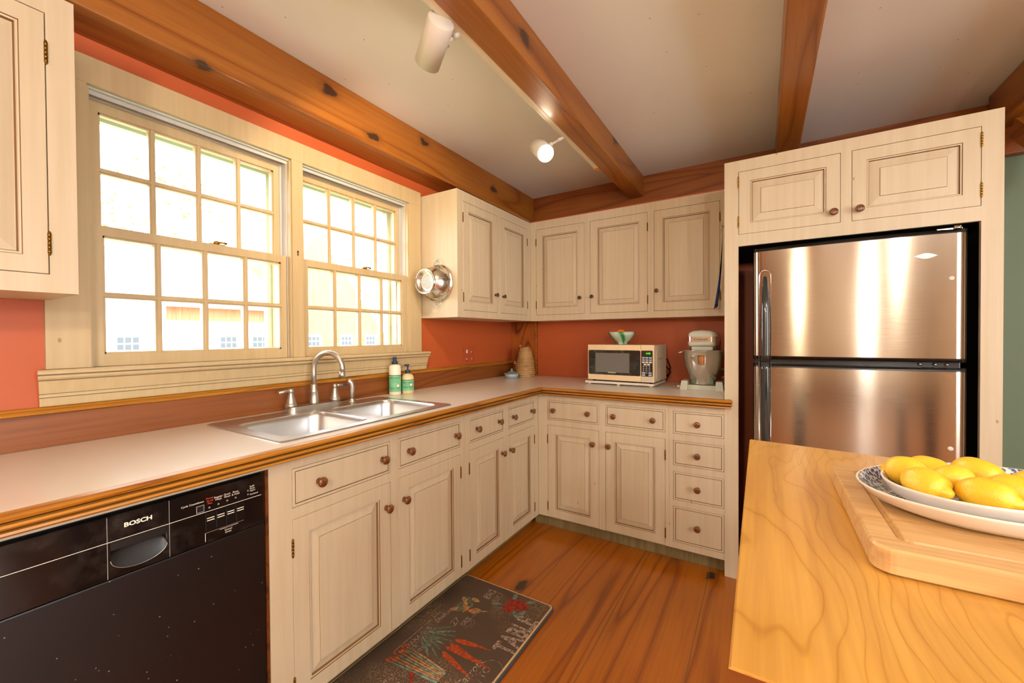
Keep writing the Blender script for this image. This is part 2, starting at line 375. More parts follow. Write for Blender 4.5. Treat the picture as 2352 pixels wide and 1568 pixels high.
# cabinet faces: local (u, n, z); left run faces +x, back run faces -y
def faceL(x0): return Matrix(((0, 1, 0, x0), (1, 0, 0, 0), (0, 0, 1, 0), (0, 0, 0, 1)))
def faceB(y0): return Matrix(((1, 0, 0, 0), (0, -1, 0, y0), (0, 0, 1, 0), (0, 0, 0, 1)))
def plate(b, outer, holes, n0, n1, mat):
    """flat board with rectangular holes, between depths n0 and n1; rects are (u0,u1,z0,z1)"""
    us = sorted({outer[0], outer[1], *[h[0] for h in holes], *[h[1] for h in holes]}); us = [u for u in us if outer[0] <= u <= outer[1]]
    zs = sorted({outer[2], outer[3], *[h[2] for h in holes], *[h[3] for h in holes]}); zs = [z for z in zs if outer[2] <= z <= outer[3]]
    def solid(i, j):
        if not (0 <= i < len(us) - 1 and 0 <= j < len(zs) - 1): return False
        u = (us[i] + us[i + 1]) / 2; z = (zs[j] + zs[j + 1]) / 2
        return not any(h[0] < u < h[1] and h[2] < z < h[3] for h in holes)
    def q(*c): b.f([b.v(k) for k in c], mat)
    for i in range(len(us) - 1):
        for j in range(len(zs) - 1):
            if not solid(i, j): continue
            a, c, d, e = us[i], us[i + 1], zs[j], zs[j + 1]
            for n in (n0, n1): q((a, n, d), (c, n, d), (c, n, e), (a, n, e))
            if not solid(i - 1, j): q((a, n0, d), (a, n1, d), (a, n1, e), (a, n0, e))
            if not solid(i + 1, j): q((c, n0, d), (c, n1, d), (c, n1, e), (c, n0, e))
            if not solid(i, j - 1): q((a, n0, d), (a, n1, d), (c, n1, d), (c, n0, d))
            if not solid(i, j + 1): q((a, n0, e), (a, n1, e), (c, n1, e), (c, n0, e))
    bmesh.ops.remove_doubles(b.bm, verts=b.bm.verts, dist=1e-5)
def rings(b, rect, prof, mats):
    """concentric rectangular rings: prof list of (inset, n); mats per gap, last for the centre"""
    u0, u1, z0, z1 = rect; R_ = []
    for ins, n in prof: R_.append([b.v((u0 + ins, n, z0 + ins)), b.v((u1 - ins, n, z0 + ins)), b.v((u1 - ins, n, z1 - ins)), b.v((u0 + ins, n, z1 - ins))])
    for k in range(len(R_) - 1):
        for i in range(4): b.f([R_[k][i], R_[k][(i + 1) % 4], R_[k + 1][(i + 1) % 4], R_[k + 1][i]], mats[k])
    b.f(R_[-1], mats[len(prof) - 1]); b.f(R_[0][::-1], mats[0])
C, GZ = 'cream_paint', 'glaze'
def door_bm(M, rect, fw=.052, th=.019, bev=.028):
    b = B(M)
    prof = [(0, -th), (0, -.0012), (.0012, 0), (fw, 0), (fw + .0015, -.003), (fw + .004, -.0035), (fw + .0065, -.003), (fw + .009, -.0105), (fw + .0105, -.0105), (fw + .009 + bev, -.0045), (fw + .0102 + bev, -.0045), (fw + .011 + bev, -.0018)]
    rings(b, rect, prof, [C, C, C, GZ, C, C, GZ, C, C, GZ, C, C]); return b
def drawer_bm(M, rect, th=.019):
    b = B(M)
    prof = [(0, -th), (0, -.001), (.001, 0), (.0085, 0), (.0092, -.003), (.0105, -.003), (.0112, -.0008), (.0118, -.0005)]
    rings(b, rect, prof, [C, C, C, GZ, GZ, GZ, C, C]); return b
# knobs (axis +z in mesh, rotated to the face)
def knob_mesh(mat, r=.0165, L=.030):
    b = B(); b.lathe([(r * .62, 0), (r * .62, L * .10), (r * .42, L * .22), (r * .40, L * .5), (r * .75, L * .62), (r, L * .76), (r * .97, L * .88), (r * .7, L * .97), (0, L)], mat, n=20)
    fin(b); me = bpy.data.meshes.new('knob'); b.bm.to_mesh(me); b.bm.free(); me.materials.append(MATS[mat]); return me
KW = knob_mesh('knob_wood'); KB = knob_mesh('bronze', .0135, .026)
RL = (0, R(90), 0); RB = (R(90), 0, 0)
def knob(parent, side, plane, u, z, me):
    loc = (plane, u, z) if side == 'L' else (u, plane, z)
    inst('knob', me, parent, loc, RL if side == 'L' else RB)
def hinge_mesh(mat):
    b = B()
    for k in range(5): b.lathe([(.0026, -.026 + k * .0105), (.0036, -.0255 + k * .0105), (.0036, -.0165 + k * .0105), (.0026, -.016 + k * .0105)], mat, n=10)
    b.lathe([(0, -.031), (.0025, -.029), (.0022, -.026), (.0022, .026), (.0025, .029), (0, .031)], mat, n=8)
    fin(b); me = bpy.data.meshes.new('hinge'); b.bm.to_mesh(me); b.bm.free(); me.materials.append(MATS[mat]); return me
HB = hinge_mesh('old_brass'); HY = hinge_mesh('brass')
def hinge(parent, side, plane, u, z, me):
    loc = (plane + .0015, u, z) if side == 'L' else (u, plane - .0015, z)
    inst('hinge', me, parent, loc)
GAP = .0016
def cabinet(name, side, plane, ext, holes, label, cat, depth, group=None, toe=None, hme=None, kme=None, lid=True):
    """ext=(u0,u1,z0,z1) of the face frame; holes: list of dict(kind, r=(u0,u1,z0,z1), knobs=[(u,z)], hinge=u or None)"""
    M = faceL(plane) if side == 'L' else faceB(plane)
    u0, u1, z0, z1 = ext; uc = (u0 + u1) / 2; zf = 0 if toe else z0
    loc = (plane - depth / 2, uc, zf) if side == 'L' else (uc, plane + depth / 2, zf)
    t = thing(name, loc, label, cat, group)
    b = B(M); plate(b, ext, [h['r'] for h in holes], -.02, 0, C); obj('face_frame', b, t)
    b = B(M)
    th = .012
    for rect in ((u0, u0 + th, z0, z1), (u1 - th, u1, z0, z1)): b.box((rect[0], -depth, z0), (rect[1], -.02, z1), C)
    b.box((u0 + th, -depth, z0), (u1 - th, -.02, z0 + th), C); 
    if lid: b.box((u0 + th, -depth, z1 - th), (u1 - th, -.02, z1), C)
    b.box((u0 + th, -depth, z0 + th), (u1 - th, -depth + .006, z1 - th), 'cabinet_inside')
    b.box((u0 + th, -.045, z0 + th), (u1 - th, -.040, z1 - th), 'cabinet_inside')
    obj('carcass', b, t)
    if toe:
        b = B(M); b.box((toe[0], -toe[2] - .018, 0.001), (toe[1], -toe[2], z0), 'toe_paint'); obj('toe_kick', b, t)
    for h in holes:
        r = h['r']; rr = (r[0] + GAP, r[1] - GAP, r[2] + GAP, r[3] - GAP)
        if h['kind'] == 'door': o = obj('door', door_bm(M, rr, h.get('fw', .052)), t)
        else: o = obj('drawer', drawer_bm(M, rr), t)
        for u, z in h['knobs']: knob(o, side, plane, u, z, kme)
        if h.get('hinge') is not None:
            for fz in (.12, .85): hinge(o, side, plane, h['hinge'], r[2] + (r[3] - r[2]) * fz, hme)
    return t

# ------------------------------------------------------------------ room shell
ZC, ZB = 2.411, 2.195
WY = .03          # back wall
b = B(); b.box((-.15, -6.15, -.12), (5.15, .25, 0), 'floor_wood'); struct('floor', b)
SEAMS = [.13, .5, .881, 1.263, 1.597, 1.96, 2.3, 2.7, 3.05]
b = B(); [b.box((x - .0016, -6, .0002), (x + .0016, WY, .0008), 'glaze') for x in SEAMS]; o = struct('trim_1', b); o['label'] = 'dark seams between the floor planks'
b = B(); b.box((-.15, -6.15, ZC), (5.15, .25, ZC + .1), 'ceiling_paint'); struct('ceiling', b)
w1 = (-2.566, -1.9085, 1.135, 2.044); w2 = (-1.857, -1.187, 1.135, 2.044)
b = B(faceL(0)); plate(b, (-6.0, .25, 0, ZC), [w1, w2], -.14, 0, 'terracotta_paint'); struct('wall_left', b)
b = B(); b.box((.0005, WY, 0), (2.64, .19, 2.19), 'terracotta_paint'); struct('wall_back', b)
b = B(); b.box((2.641, WY, 0), (5, .19, 2.19), 'green_paint'); struct('wall_back_right', b)
b = B(Matrix(((0, 1, 0, 5), (1, 0, 0, 0), (0, 0, 1, 0), (0, 0, 0, 1)))); plate(b, (-6, .15, 0, ZC), [(-4.0, -2.4, .55, 2.25)], 0, .14, 'cream_paint'); struct('wall_right', b)
b = B(faceB(-6)); plate(b, (-.14, 5.14, 0, ZC), [(3.17, 3.25, .1, 2.1), (3.40, 3.46, .1, 2.1)], 0, .14, 'cream_paint'); struct('wall_front', b)  # two slit openings shaped to put bright streaks on the refrigerator

def beam(name, a, b_, mat, label, bev=.006):
    b = B(); b.box(a, b_, mat, bev=bev); o = obj(name, b); tag(o, label, 'beam'); return o
beam('ceiling_beam', (.001, -5.9, ZB), (.1645, .24, ZC - .0005), 'beam_wood', 'long pine ceiling beam against the window wall', .004)
beam('ceiling_beam', (.165, .116, ZB), (5.0, .24, ZC - .0005), 'beam_wood_x', 'dark pine beam along the back wall above the corner cabinets', .003)
beam('ceiling_beam', (.982, -5.9, 2.258), (1.084, .112, ZC - .0005), 'beam_wood', 'pine ceiling beam with the spotlight track fixed on its side', .004)
beam('ceiling_beam', (1.897, -5.9, 2.258), (2.006, .112, ZC - .0005), 'beam_wood', 'pine ceiling beam running toward the refrigerator cabinet, with a pale chamfered edge', .008)
beam('ceiling_beam', (2.79, -5.9, 2.233), (2.96, .02, ZC - .0005), 'beam_wood', 'dark ceiling beam at the far right beyond the refrigerator cabinet', .004)
beam('wall_beam', (2.65, -.03, 2.1), (3.4, .028, 2.232), 'beam_wood_x', 'short wall beam above the green wall right of the refrigerator cabinet', .004)
b = B(); b.tube([(2.87, -.34, 2.17), (2.87, -.02, 1.95)], .06, 'beam_wood', 4); 
b.bm.free()
b = B(); M = Matrix.Translation((2.87, -.2, 2.12)) @ Matrix.Rotation(R(38), 4, 'X'); b.box((-.045, -.26, -.04), (.045, .12, .045), 'beam_wood', M); tag(obj('beam_brace', b), 'diagonal timber brace under the far right ceiling beam', 'brace')
b = B(); b.box((.002, .005, .915), (.243, .0295, 1.35), 'post_wood', bev=.002); b.box((.235, .001, .915), (.246, .0049, 1.35), 'edge_wood'); tag(obj('corner_post', b), 'pine post with a dark grain arrow in the corner under the wall cabinets', 'post')

# ------------------------------------------------------------------ windows
WP = 'window_paint'
def window(name, y0, y1):
    z0, z1 = 1.147, 2.044
    t = bpy.data.objects.new(name, None); COL.objects.link(t); t['kind'] = 'structure'; t['_o'] = (0, (y0 + y1) / 2, z0); t.location = t['_o']
    b = B(); j = .006
    b.box((-.14, y0 + .0005, z0 - .0115), (.004, y1 - .0005, z0 - .001), WP)
    b.box((-.14, y0 + .0005, z1 - j), (.004, y1 - .0005, z1 - .0005), 'exterior_trim')
    for s_, ya in ((1, y0 + .0005), (-1, y1 - .0005)):
        b.box((-.14, min(ya, ya + s_ * j), z0), (.012, max(ya, ya + s_ * j), z1 - j), WP)
    obj('jamb', b, t)
    b = B()
    for s_, ya in ((1, y0 + .0065), (-1, y1 - .0065)):   # vinyl tracks
        for x0, x1, dd in ((-.052, -.047, .012), (-.088, -.084, .012), (-.047, -.010, .003), (-.084, -.052, .003)):
            b.box((x0, min(ya, ya + s_ * dd), z0), (x1, max(ya, ya + s_ * dd), z1 - .006), 'vinyl_track')
    b.box((-.012, y0 + .0065, z1 - .02), (-.008, y1 - .0065, z1 - .0065), 'vinyl_track'); b.box((-.05, y0 + .0065, z1 - .018), (-.045, y1 - .0065, z1 - .0065), 'vinyl_track')
    obj('track', b, t)
    def sash(x1, th, ya, yb, za, zb, gya, gyb, gza, gzb, label):
        b = B(faceL(x1)); M_ = faceL(x1)
        plate(b, (ya, yb, za, zb), [(gya, gyb, gza, gzb)], -th, 0, WP); s = obj('sash', b, t); s['label'] = label
        b = B(M_)     # muntins with a stepped moulding
        n = 4; w = (gyb - gya) / n
        for k in range(1, n):
            u = gya + w * k
            b.box((u - .0095, -th + .004, gza), (u + .0095, -.009, gzb), WP); b.box((u - .005, -.0095, gza), (u + .005, -.002, gzb), WP)
        zm = (gza + gzb) / 2
        b.box((gya, -th + .004, zm - .0095), (gyb, -.0092, zm + .0095), WP); b.box((gya, -.0097, zm - .005), (gyb, -.0023, zm + .005), WP)
        for (a_, b__, c_, d_) in ((gya, gya + .006, gza, gzb), (gyb - .006, gyb, gza, gzb), (gya, gyb, gza, gza + .006), (gya, gyb, gzb - .006, gzb)):
            b.box((a_, -th + .004, c_), (b__, -.008, d_), WP)
        obj('muntin_grid', b, s)
        for i in range(n):
            for k in range(2):
                b = B(M_); b.box((gya + w * i + .002, -.0215, (gza if k == 0 else zm) + .002), (gya + w * (i + 1) - .002, -.0195, (zm if k == 0 else gzb) - .002), 'window_glass'); obj('pane', b, s)
        return s
    e = .0085
    ls = sash(-.010, .036, y0 + e, y1 - e - .004, z0, 1.608, y0 + .038, y1 - .036, 1.187, 1.576, 'lower sash')
    us = sash(-.052, .032, y0 + .012, y1 - .014, 1.572, 2.032, y0 + .042, y1 - .042, 1.61, 1.993, 'upper sash')
    b = B(); yc = (y0 + y1) / 2 + .045
    b.box((-.040, yc - .028, 1.6085), (-.014, yc + .028, 1.612), 'brass', bev=.001); b.lathe([(.011, 1.612), (.012, 1.618), (.008, 1.624), (0, 1.625)], 'brass', Matrix.Translation((-.027, yc, 0)), 14)
    b.tube([(-.027, yc, 1.620), (-.022, yc + .02, 1.621), (-.018, yc + .034, 1.618)], [.005, .004, .0055], 'brass', 8)
    obj('sash_lock', b, ls)
    b = B()    # exterior casing and storm frame
    plate_M = faceL(-.145)
    bb = B(plate_M); plate(bb, (y0 - (.1 if y0 < -2 else .024), y1 + (.1 if y0 > -2 else .024), z0 - .05, z1 + .1), [(y0 + .028, y1 - .028, z0 + .03, z1 - .045)], -.03, 0, 'exterior_trim'); obj('exterior_casing', bb, t)
    return t
window('window_1', w1[0], w1[1]); window('window_2', w2[0], w2[1])
b = B(faceL(0)); plate(b, (-2.663, -1.093, 1.147, 2.13), [w1[:2] + (1.1465, 2.044), w2[:2] + (1.1465, 2.044)], .0005, .02, WP)
b.box((-2.663, .02, 2.0445), (-1.093, .0215, 2.13), WP)
o = struct('trim_2', b); o['label'] = 'wide painted casing around both windows'
# keyhole plate on the mullion
b = B(faceL(.0201)); b.lathe([(.004, 0), (.004, .0015), (0, .0018)], 'dark_text', Matrix.Translation((-1.884, 0, 1.631)) @ Matrix.Rotation(R(-90), 4, 'X'), 12); b.box((-1.8865, 0, 1.612), (-1.8815, .001, 1.629), 'dark_text'); tag(obj('latch_keyhole', b), 'tiny dark keyhole mark on the post between the two windows', 'keyhole')
# sill and apron moulding
prof = [(0, 1.146), (.052, 1.146), (.055, 1.141), (.055, 1.134), (.048, 1.129), (.050, 1.122), (.046, 1.117), (.040, 1.114), (.038, 1.112), (.030, 1.075), (.027, 1.073), (.029, 1.070), (.029, 1.064), (.024, 1.061), (.025, 1.058), (.023, 1.040), (.021, 1.036), (0, 1.036)]
b = B(); b.sweep([(o_ + .0005, z) for o_, z in prof], [(0, -2.672, 1, -.25), (0, -1.062, 1, .25)], [WP] * 3 + ['sill_groove_shade'] + [WP] * 2 + ['sill_groove_shade'] + [WP] * 2 + ['sill_groove_shade'] + [WP] * 2 + ['sill_groove_shade'] + [WP] * 5); o = struct('trim_3', b); o['label'] = 'moulded window sill under both windows'  # shadow lines of the sill grooves are painted in
for z in (1.129, 1.0735, 1.0605, 1.112):
    pass

# ------------------------------------------------------------------ base cabinets, left run
F, G_ = .591, -.629
D = lambda r, kn, hg=None, fw=.052: dict(kind='door', r=r, knobs=kn, hinge=hg, fw=fw)
DR = lambda r, kn: dict(kind='drawer', r=r, knobs=kn)
FT = .872
cabinet('base_cabinet', 'L', F, (-2.325, -1.393, .077, FT), [
    D((-2.255, -1.862, .0771, .6702), [(-1.885, .575)], -2.255), D((-1.821, -1.4265, .0771, .6702), [(-1.793, .577)], -1.4265),
    DR((-2.255, -1.862, .7055, .8288), [(-2.165, .765), (-1.902, .768)]), DR((-1.821, -1.4265, .7055, .8288), [(-1.765, .768), (-1.464, .768)])],
    'cream base cabinet under the sink, with two doors and two long drawers', 'cabinet', .56, toe=(-2.325, -1.393, .07), hme=HB, kme=KW, lid=False)
cabinet('base_cabinet', 'L', F, (-1.3925, -.630, .077, FT), [
    D((-1.36, -1.039, .0771, .6702), [(-1.062, .585)], -1.36), D((-1.0, -.682, .0771, .6702), [(-.975, .583)], -.682),
    DR((-1.36, -1.039, .7055, .8288), [(-1.296, .767), (-1.092, .767)]), DR((-1.0, -.682, .7055, .8288), [(-.942, .767), (-.722, .767)])],
    'cream base cabinet on the window side beside the inner corner, with a worn door', 'cabinet', .56, toe=(-1.3925, -.6, .07), hme=HB, kme=KW)
# stiles beside and above the dishwasher
b = B(faceL(F)); b.box((-2.95, -.02, .8485), (-2.3255, 0, FT), C); b.box((-3.5, -.02, .08), (-2.95, 0, FT), C); b.box((-2.3345, -.02, .08), (-2.3262, -.001, .8475), 'island_dark'); b.box((-3.5, -.56, .08), (-2.953, -.021, FT), C); tag(obj('filler_panel', b), 'cream strip running over the black dishwasher', 'panel')
# back run
cabinet('base_cabinet', 'B', G_, (.592, 1.398, .082, FT), [
    D((.6602, 1.0008, .0821, .6702), [(.966, .588)], .6602), D((1.0409, 1.378, .0821, .6702), [(1.062, .588)], 1.378),
    DR((.6602, 1.0008, .7055, .8288), [(.706, .767), (.935, .767)]), DR((1.0409, 1.378, .7055, .8288), [(1.092, .767), (1.315, .767)])],
    'cream base cabinet below the microwave, with two doors and two drawers', 'cabinet', .6, toe=(.54, 1.398, .05), hme=HB, kme=KW)
cabinet('base_cabinet', 'B', G_, (1.3985, 1.667, .082, FT), [
    DR((1.419, 1.6655, .7055, .8288), [(1.541, .767)]), DR((1.419, 1.6655, .5343, .6686), [(1.541, .6)]), DR((1.419, 1.6655, .3456, .5005), [(1.541, .423)]), DR((1.419, 1.6655, .1164, .3118), [(1.541, .217)])],
    'narrow cream base cabinet with a stack of four drawers, below the stand mixer', 'cabinet', .6, toe=(1.3985, 1.667, .05), hme=HB, kme=KW)

# countertop: laminate slab with moulded wood edge, cut out for the sink
FM, GM = .626, -.664
b = B()
def slab(x0, x1, y0, y1): b.box((x0, y0, .876), (x1, y1, .914), 'laminate')
SX0, SX1, SY0, SY1 = .09, .57, -2.262, -1.492
slab(.002, FM, -3.6, SY0); slab(.002, SX0, SY0, SY1); slab(SX1, FM, SY0, SY1); slab(.002, FM, SY1, GM); slab(.002, FM, GM, .0045); slab(FM, 1.665, GM, WY - .001)
ct = obj('countertop', b); tag(ct, 'L-shaped off-white laminate countertop running from the dishwasher to the refrigerator cabinet', 'countertop')
eprof = [(.0, .9135), (.008, .9148), (.019, .912), (.025, .905), (.022, .899), (.013, .8955), (.011, .8935), (.019, .8915), (.021, .887), (.017, .8825), (.008, .880), (.0065, .8775), (.013, .876), (.014, .871), (.009, .867), (-.008, .864), (-.030, .862), (-.030, .8755), (0, .8755)]
def emats(w): return [w] * 4 + ['wood_groove_shade'] * 2 + [w] * 3 + ['wood_groove_shade'] * 2 + [w] * 8  # shade between the beads is put into the groove colour
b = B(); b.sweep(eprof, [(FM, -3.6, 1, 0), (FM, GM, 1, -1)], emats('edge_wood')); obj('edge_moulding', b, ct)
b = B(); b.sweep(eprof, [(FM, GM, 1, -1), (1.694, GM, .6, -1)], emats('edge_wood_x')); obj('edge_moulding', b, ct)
# backsplash board with cap
b = B(); b.box((.0005, -3.6, .9145), (.02, -.002, 1.012), 'splash_wood'); 
b2 = b; sb = obj('backsplash_board', b); tag(sb, 'stained pine backsplash board along the window wall behind the sink', 'backsplash')
b = B(); b.sweep([(.0005, 1.0125), (.021, 1.0125), (.027, 1.016), (.028, 1.021), (.024, 1.026), (.018, 1.028), (.014, 1.034), (.0005, 1.035)], [(0, -3.6, 1, 0), (0, -.002, 1, 0)], 'edge_wood'); obj('cap_moulding', b, sb)

# ------------------------------------------------------------------ wall cabinets
U, V = .3035, -.1986
cabinet('wall_cabinet', 'L', U, (-1.085, V - .0005, 1.3536, 2.1092), [
    D((-1.031, -.6632, 1.3968, 2.05), [(-.688, 1.515)], -1.031), D((-.6225, -.2499, 1.3968, 2.05), [(-.594, 1.512)], -.2499)],
    'cream wall cabinet beside the window with the colander on its side', 'cabinet', .30, hme=HB, kme=KB)
cabinet('wall_cabinet', 'B', V, (.304, 1.2045, 1.3536, 2.1092), [
    D((.3534, .7442, 1.3968, 2.05), [(.713, 1.512)], .3534), D((.7865, 1.1849, 1.3968, 2.05), [(.803, 1.515)], 1.1849)],
    'cream two-door wall cabinet above the microwave', 'cabinet', .226, hme=HB, kme=KB)
cabinet('wall_cabinet', 'B', V, (1.205, 1.664, 1.3536, 2.1092), [
    D((1.2256, 1.6118, 1.3968, 2.05), [(1.244, 1.528)], 1.6118)],
    'cream single-door wall cabinet above the stand mixer, next to the refrigerator', 'cabinet', .226, hme=HB, kme=KB)
cabinet('wall_cabinet', 'L', U, (-3.35, -2.651, 1.3536, 2.1082), [
    D((-3.2, -2.7015, 1.3995, 2.0535), [(-3.17, 1.5)], -2.7015, .042)],
    'cream wall cabinet at the left of the window above the dishwasher', 'cabinet', .30, hme=HB, kme=KB)

# ------------------------------------------------------------------ refrigerator cabinet
TX0, TX1, TZ = 1.6675, 2.627, 2.105
M = faceB(G_)
tw = thing('refrigerator_cabinet', ((TX0 + TX1) / 2, -.3, 0), 'tall cream cabinet enclosing the refrigerator, with two small doors on top', 'cabinet')
b = B(M); d1 = (1.7295, 2.1312, 1.7371, 2.049); d2 = (2.1694, 2.5663, 1.7371, 2.049)
plate(b, (TX0, TX1, .001, TZ), [d1, d2, (1.7295, 2.5663, -.1, 1.6792)], -.02, 0, C); obj('face_frame', b, tw)
b = B(M)
b.box((TX0, -.645, .001), (TX0 + .018, -.0205, TZ), C); b.box((TX1 - .018, -.645, .001), (TX1, -.0205, TZ), C); b.box((TX0 + .018, -.645, TZ - .018), (TX1 - .018, -.0205, TZ), C)
b.box((TX0 + .018, -.645, 1.69), (TX1 - .018, -.0205, 1.708), 'black_void'); b.box((TX0 + .018, -.06, 1.72), (TX1 - .018, -.05, 2.08), 'cabinet_inside')
b.box((TX0 + .019, -.645, .001), (TX0 + .023, -.0205, 1.689), 'black_void'); b.box((TX1 - .023, -.645, .001), (TX1 - .019, -.0205, 1.689), 'black_void')  # black lining sheets stand in for the shade around the refrigerator
obj('carcass', b, tw)
for r, kn, hg in ((d1, (2.105, 1.785), d1[0]), (d2, (2.195, 1.785), d2[1])):
    o = obj('door', door_bm(M, (r[0] + GAP, r[1] - GAP, r[2] + GAP, r[3] - GAP), .05, bev=.034), tw)
    knob(o, 'B', G_, kn[0], kn[1], KW)
    for fz in (.2, .83): hinge(o, 'B', G_, hg, r[2] + (r[3] - r[2]) * fz, HY)

# ------------------------------------------------------------------ refrigerator
fr = thing('refrigerator', (2.16, -.3, 0), 'brushed stainless top-freezer refrigerator with a long black handle', 'refrigerator')
FX0, FX1 = 1.794, 2.524
b = B(); b.box((FX0 + .004, -.60, .02), (FX1 - .004, .0, 1.628), 'fridge_black', bev=.004); b.box((FX0 + .02, -.615, 1.088), (FX1 - .02, -.595, 1.134), 'black_plastic'); 
for x in (FX0 + .05, FX1 - .05): b.lathe([(.02, .0), (.02, .02)], 'black_plastic', Matrix.Translation((x, -.5, 0)), 12); b.lathe([(.02, .0), (.02, .02)], 'black_plastic', Matrix.Translation((x, -.08, 0)), 12)
obj('body', b, fr)
def fy(u):   # bowed front, u in 0..1
    return -.656 - .026 * (1 - (2 * u - 1) ** 2) - .0
def fdoor(z0, z1):
    b = B(); n = 40; prof = []
    for i in range(n + 1):
        u = i / n; x = FX0 + (FX1 - FX0) * u; y = fy(u); e = min(u, 1 - u) * (FX1 - FX0)
        if e < .012: y += .012 * (1 - e / .012) ** 2
        prof.append((x, y))
    zs = [z0, z0 + .016, z1 - .016, z1]
    rows = [[b.v((x, y, z)) for x, y in prof] + [b.v((FX1, -.618, z)), b.v((FX0, -.618, z))] for z in zs]
    L = len(rows[0])
    for k, (a, c) in enumerate(zip(rows, rows[1:])):
        for i in range(L):
            j = (i + 1) % L; mt = 'black_plastic' if k != 1 else ('fridge_steel' if i < n else 'chrome')
            b.f([a[i], a[j], c[j], c[i]], mt, i < n)
    b.f(rows[0], 'black_plastic'); b.f(rows[-1], 'black_plastic'); return b
fd = obj('freezer_door', fdoor(1.120, 1.652), fr); rd = obj('refrigerator_door', fdoor(.10, 1.098), fr)
def handle(z0, z1, tip_top, parent):
    b = B(); n = 14; xs = 1.843; pts = []; ra = []
    rows = []
    for i in range(n + 1):
        t = i / n; z = z0 + (z1 - z0) * t
        q = 1 - t if tip_top else t         # 0 at tip
        q2 = min(1, q * 3.0); w = .006 + .012 * math.sqrt(min(1, q * 2.2)); out = .006 + .040 * q2 ** .8; inn = max(0, out - .020)
        yb = fy((xs - FX0) / (FX1 - FX0))
        sec = []
        for k in range(12):
            a = 2 * math.pi * k / 12; sec.append(b.v((xs + w * math.cos(a), yb - (out + inn) / 2 + (out - inn) / 2 * math.sin(a), z)))
        rows.append(sec)
    for a, c in zip(rows, rows[1:]):
        for k in range(12): b.f([a[k], a[(k + 1) % 12], c[(k + 1) % 12], c[k]], 'handle_black', True)
    b.f(rows[0], 'handle_black'); b.f(rows[-1], 'handle_black'); obj('handle', b, parent)
    b = B(); yb = fy((xs - FX0) / (FX1 - FX0)); pts = []
    zt = z1 if tip_top else z0; sg = -1 if tip_top else 1
    for i in range(0, 13):
        a = math.pi * i / 12; pts.append((xs + .024 * math.cos(a), yb - .001, zt - sg * (-.012) + (-sg) * .016 * math.sin(a) * 1.0 if False else zt + (-sg) * .03 * math.sin(a)))
    pts = [(xs + .024, yb - .001, z0 if tip_top else z1)] + pts + [(xs - .024, yb - .001, z0 if tip_top else z1)]
    b.tube(pts, .0022, 'chrome', 8); obj('handle_trim', b, parent)
handle(1.112, 1.515, True, fd); handle(.60, 1.108, False, rd)
# hinge cover, small caps, badge
b = B(); b.box((2.44, -.63, 1.6525), (2.515, -.60, 1.664), 'chrome', bev=.003); b.lathe([(.012, 1.652), (.012, 1.668), (0, 1.669)], 'chrome', Matrix.Translation((2.5, -.632, 0)), 14); obj('hinge_cover', b, fd)
for x in (2.395, 2.44, 2.475):
    b = B(); b.lathe([(.006, 0), (.006, .008), (0, .009)], 'nickel', frame((x, -.6165, 1.109), (1, 0, 0), (0, 0, 1)), 12); obj('hinge_screw', b, fr)
for z, par in ((1.457, fd), (.775, rd)):
    b = B(); b.lathe([(.009, -.001), (.009, .002), (.006, .004), (0, .0045)], 'magnet_white', frame((2.475, fy(.93) + .001, z), (1, 0, 0), (0, 0, 1)), 16); obj('cap', b, par)
b = B(); bx = 2.398; by = fy((bx - FX0) / (FX1 - FX0)) - .0005; n = 24; MM = frame((bx, by - .001, 1.5515), (1, .0425, 0), (0, 0, 1))
top = []; 
for i in range(n + 1):
    t = -1 + 2 * i / n; top.append((.0375 * t, .0115 * (math.cos(t * math.pi / 2) ** 1.3)))
poly = top + [(x, -y) for x, y in top[-2:0:-1]]
b.prism(poly, -.003, .0016, 'chrome', MM); b.prism([(x * .86, y * .8) for x, y in poly], .0012, .0026, 'nickel', MM)
bd = obj('badge', b, fd)
b = B(); text(b, 'MAYTAG', .0092, 'dark_text', frame((bx, by - .004, 1.5482), (1, .0425, 0), (0, 0, 1)), 'CENTER'); obj('lettering', b, bd)

# ------------------------------------------------------------------ dishwasher
dw = thing('dishwasher', (.3, -2.64, 0), 'black built-in dishwasher with a glossy control panel under the countertop', 'dishwasher')
M = faceL(F)
b = B(M); b.box((-2.945, -.56, .1), (-2.335, -.012, .8475), 'black_void'); b.box((-2.94, -.06, .001), (-2.34, -.05, .1), 'black_void'); obj('body', b, dw)
b = B(M); b.box((-2.941, -.0115, .105), (-2.343, .010, .700), 'dishwasher_black', bev=.003); obj('door', b, dw)
DY = [-2.6775, -2.5665]
b = B(M)   # control panel in three sections, centre one carries the recess
pz0, pz1 = .7035, .8425
for a_, b__ in ((-2.943, DY[0]), (DY[1], -2.346)): b.box((a_ + .0008, -.0115, pz0), (b__ - .0008, .013, pz1), 'dishwasher_panel')
b.box((DY[0] + .0008, -.0115, .784), (DY[1] - .0008, .013, pz1), 'dishwasher_panel')
cp = obj('control_panel', b, dw)
b = B(M)   # handle recess: bowl shaped pocket
ya, yb = DY[0] + .0008, DY[1] - .0008; yc, hw = (ya + yb) / 2, (yb - ya) / 2 - .004
n = 16
fr_o = [(ya, .784), (ya, pz0), (yb, pz0), (yb, .784)]
arc = [(yc + hw * math.cos(math.pi * (1 + i / n)), .742 + .028 * math.sin(math.pi * (1 + i / n))) for i in range(n + 1)]
front = [b.v((u, .013, z)) for u, z in arc]; lo = [b.v((ya + (yb - ya) * i / n, .013, pz0)) for i in range(n + 1)]
for i in range(n): b.f([front[i], front[i + 1], lo[i + 1], lo[i]], 'dishwasher_panel')
tl = b.v((yc - hw, .013, .783)); tr = b.v((yc + hw, .013, .783)); ol = b.v((ya, .013, .783)); orr = b.v((yb, .013, .783))
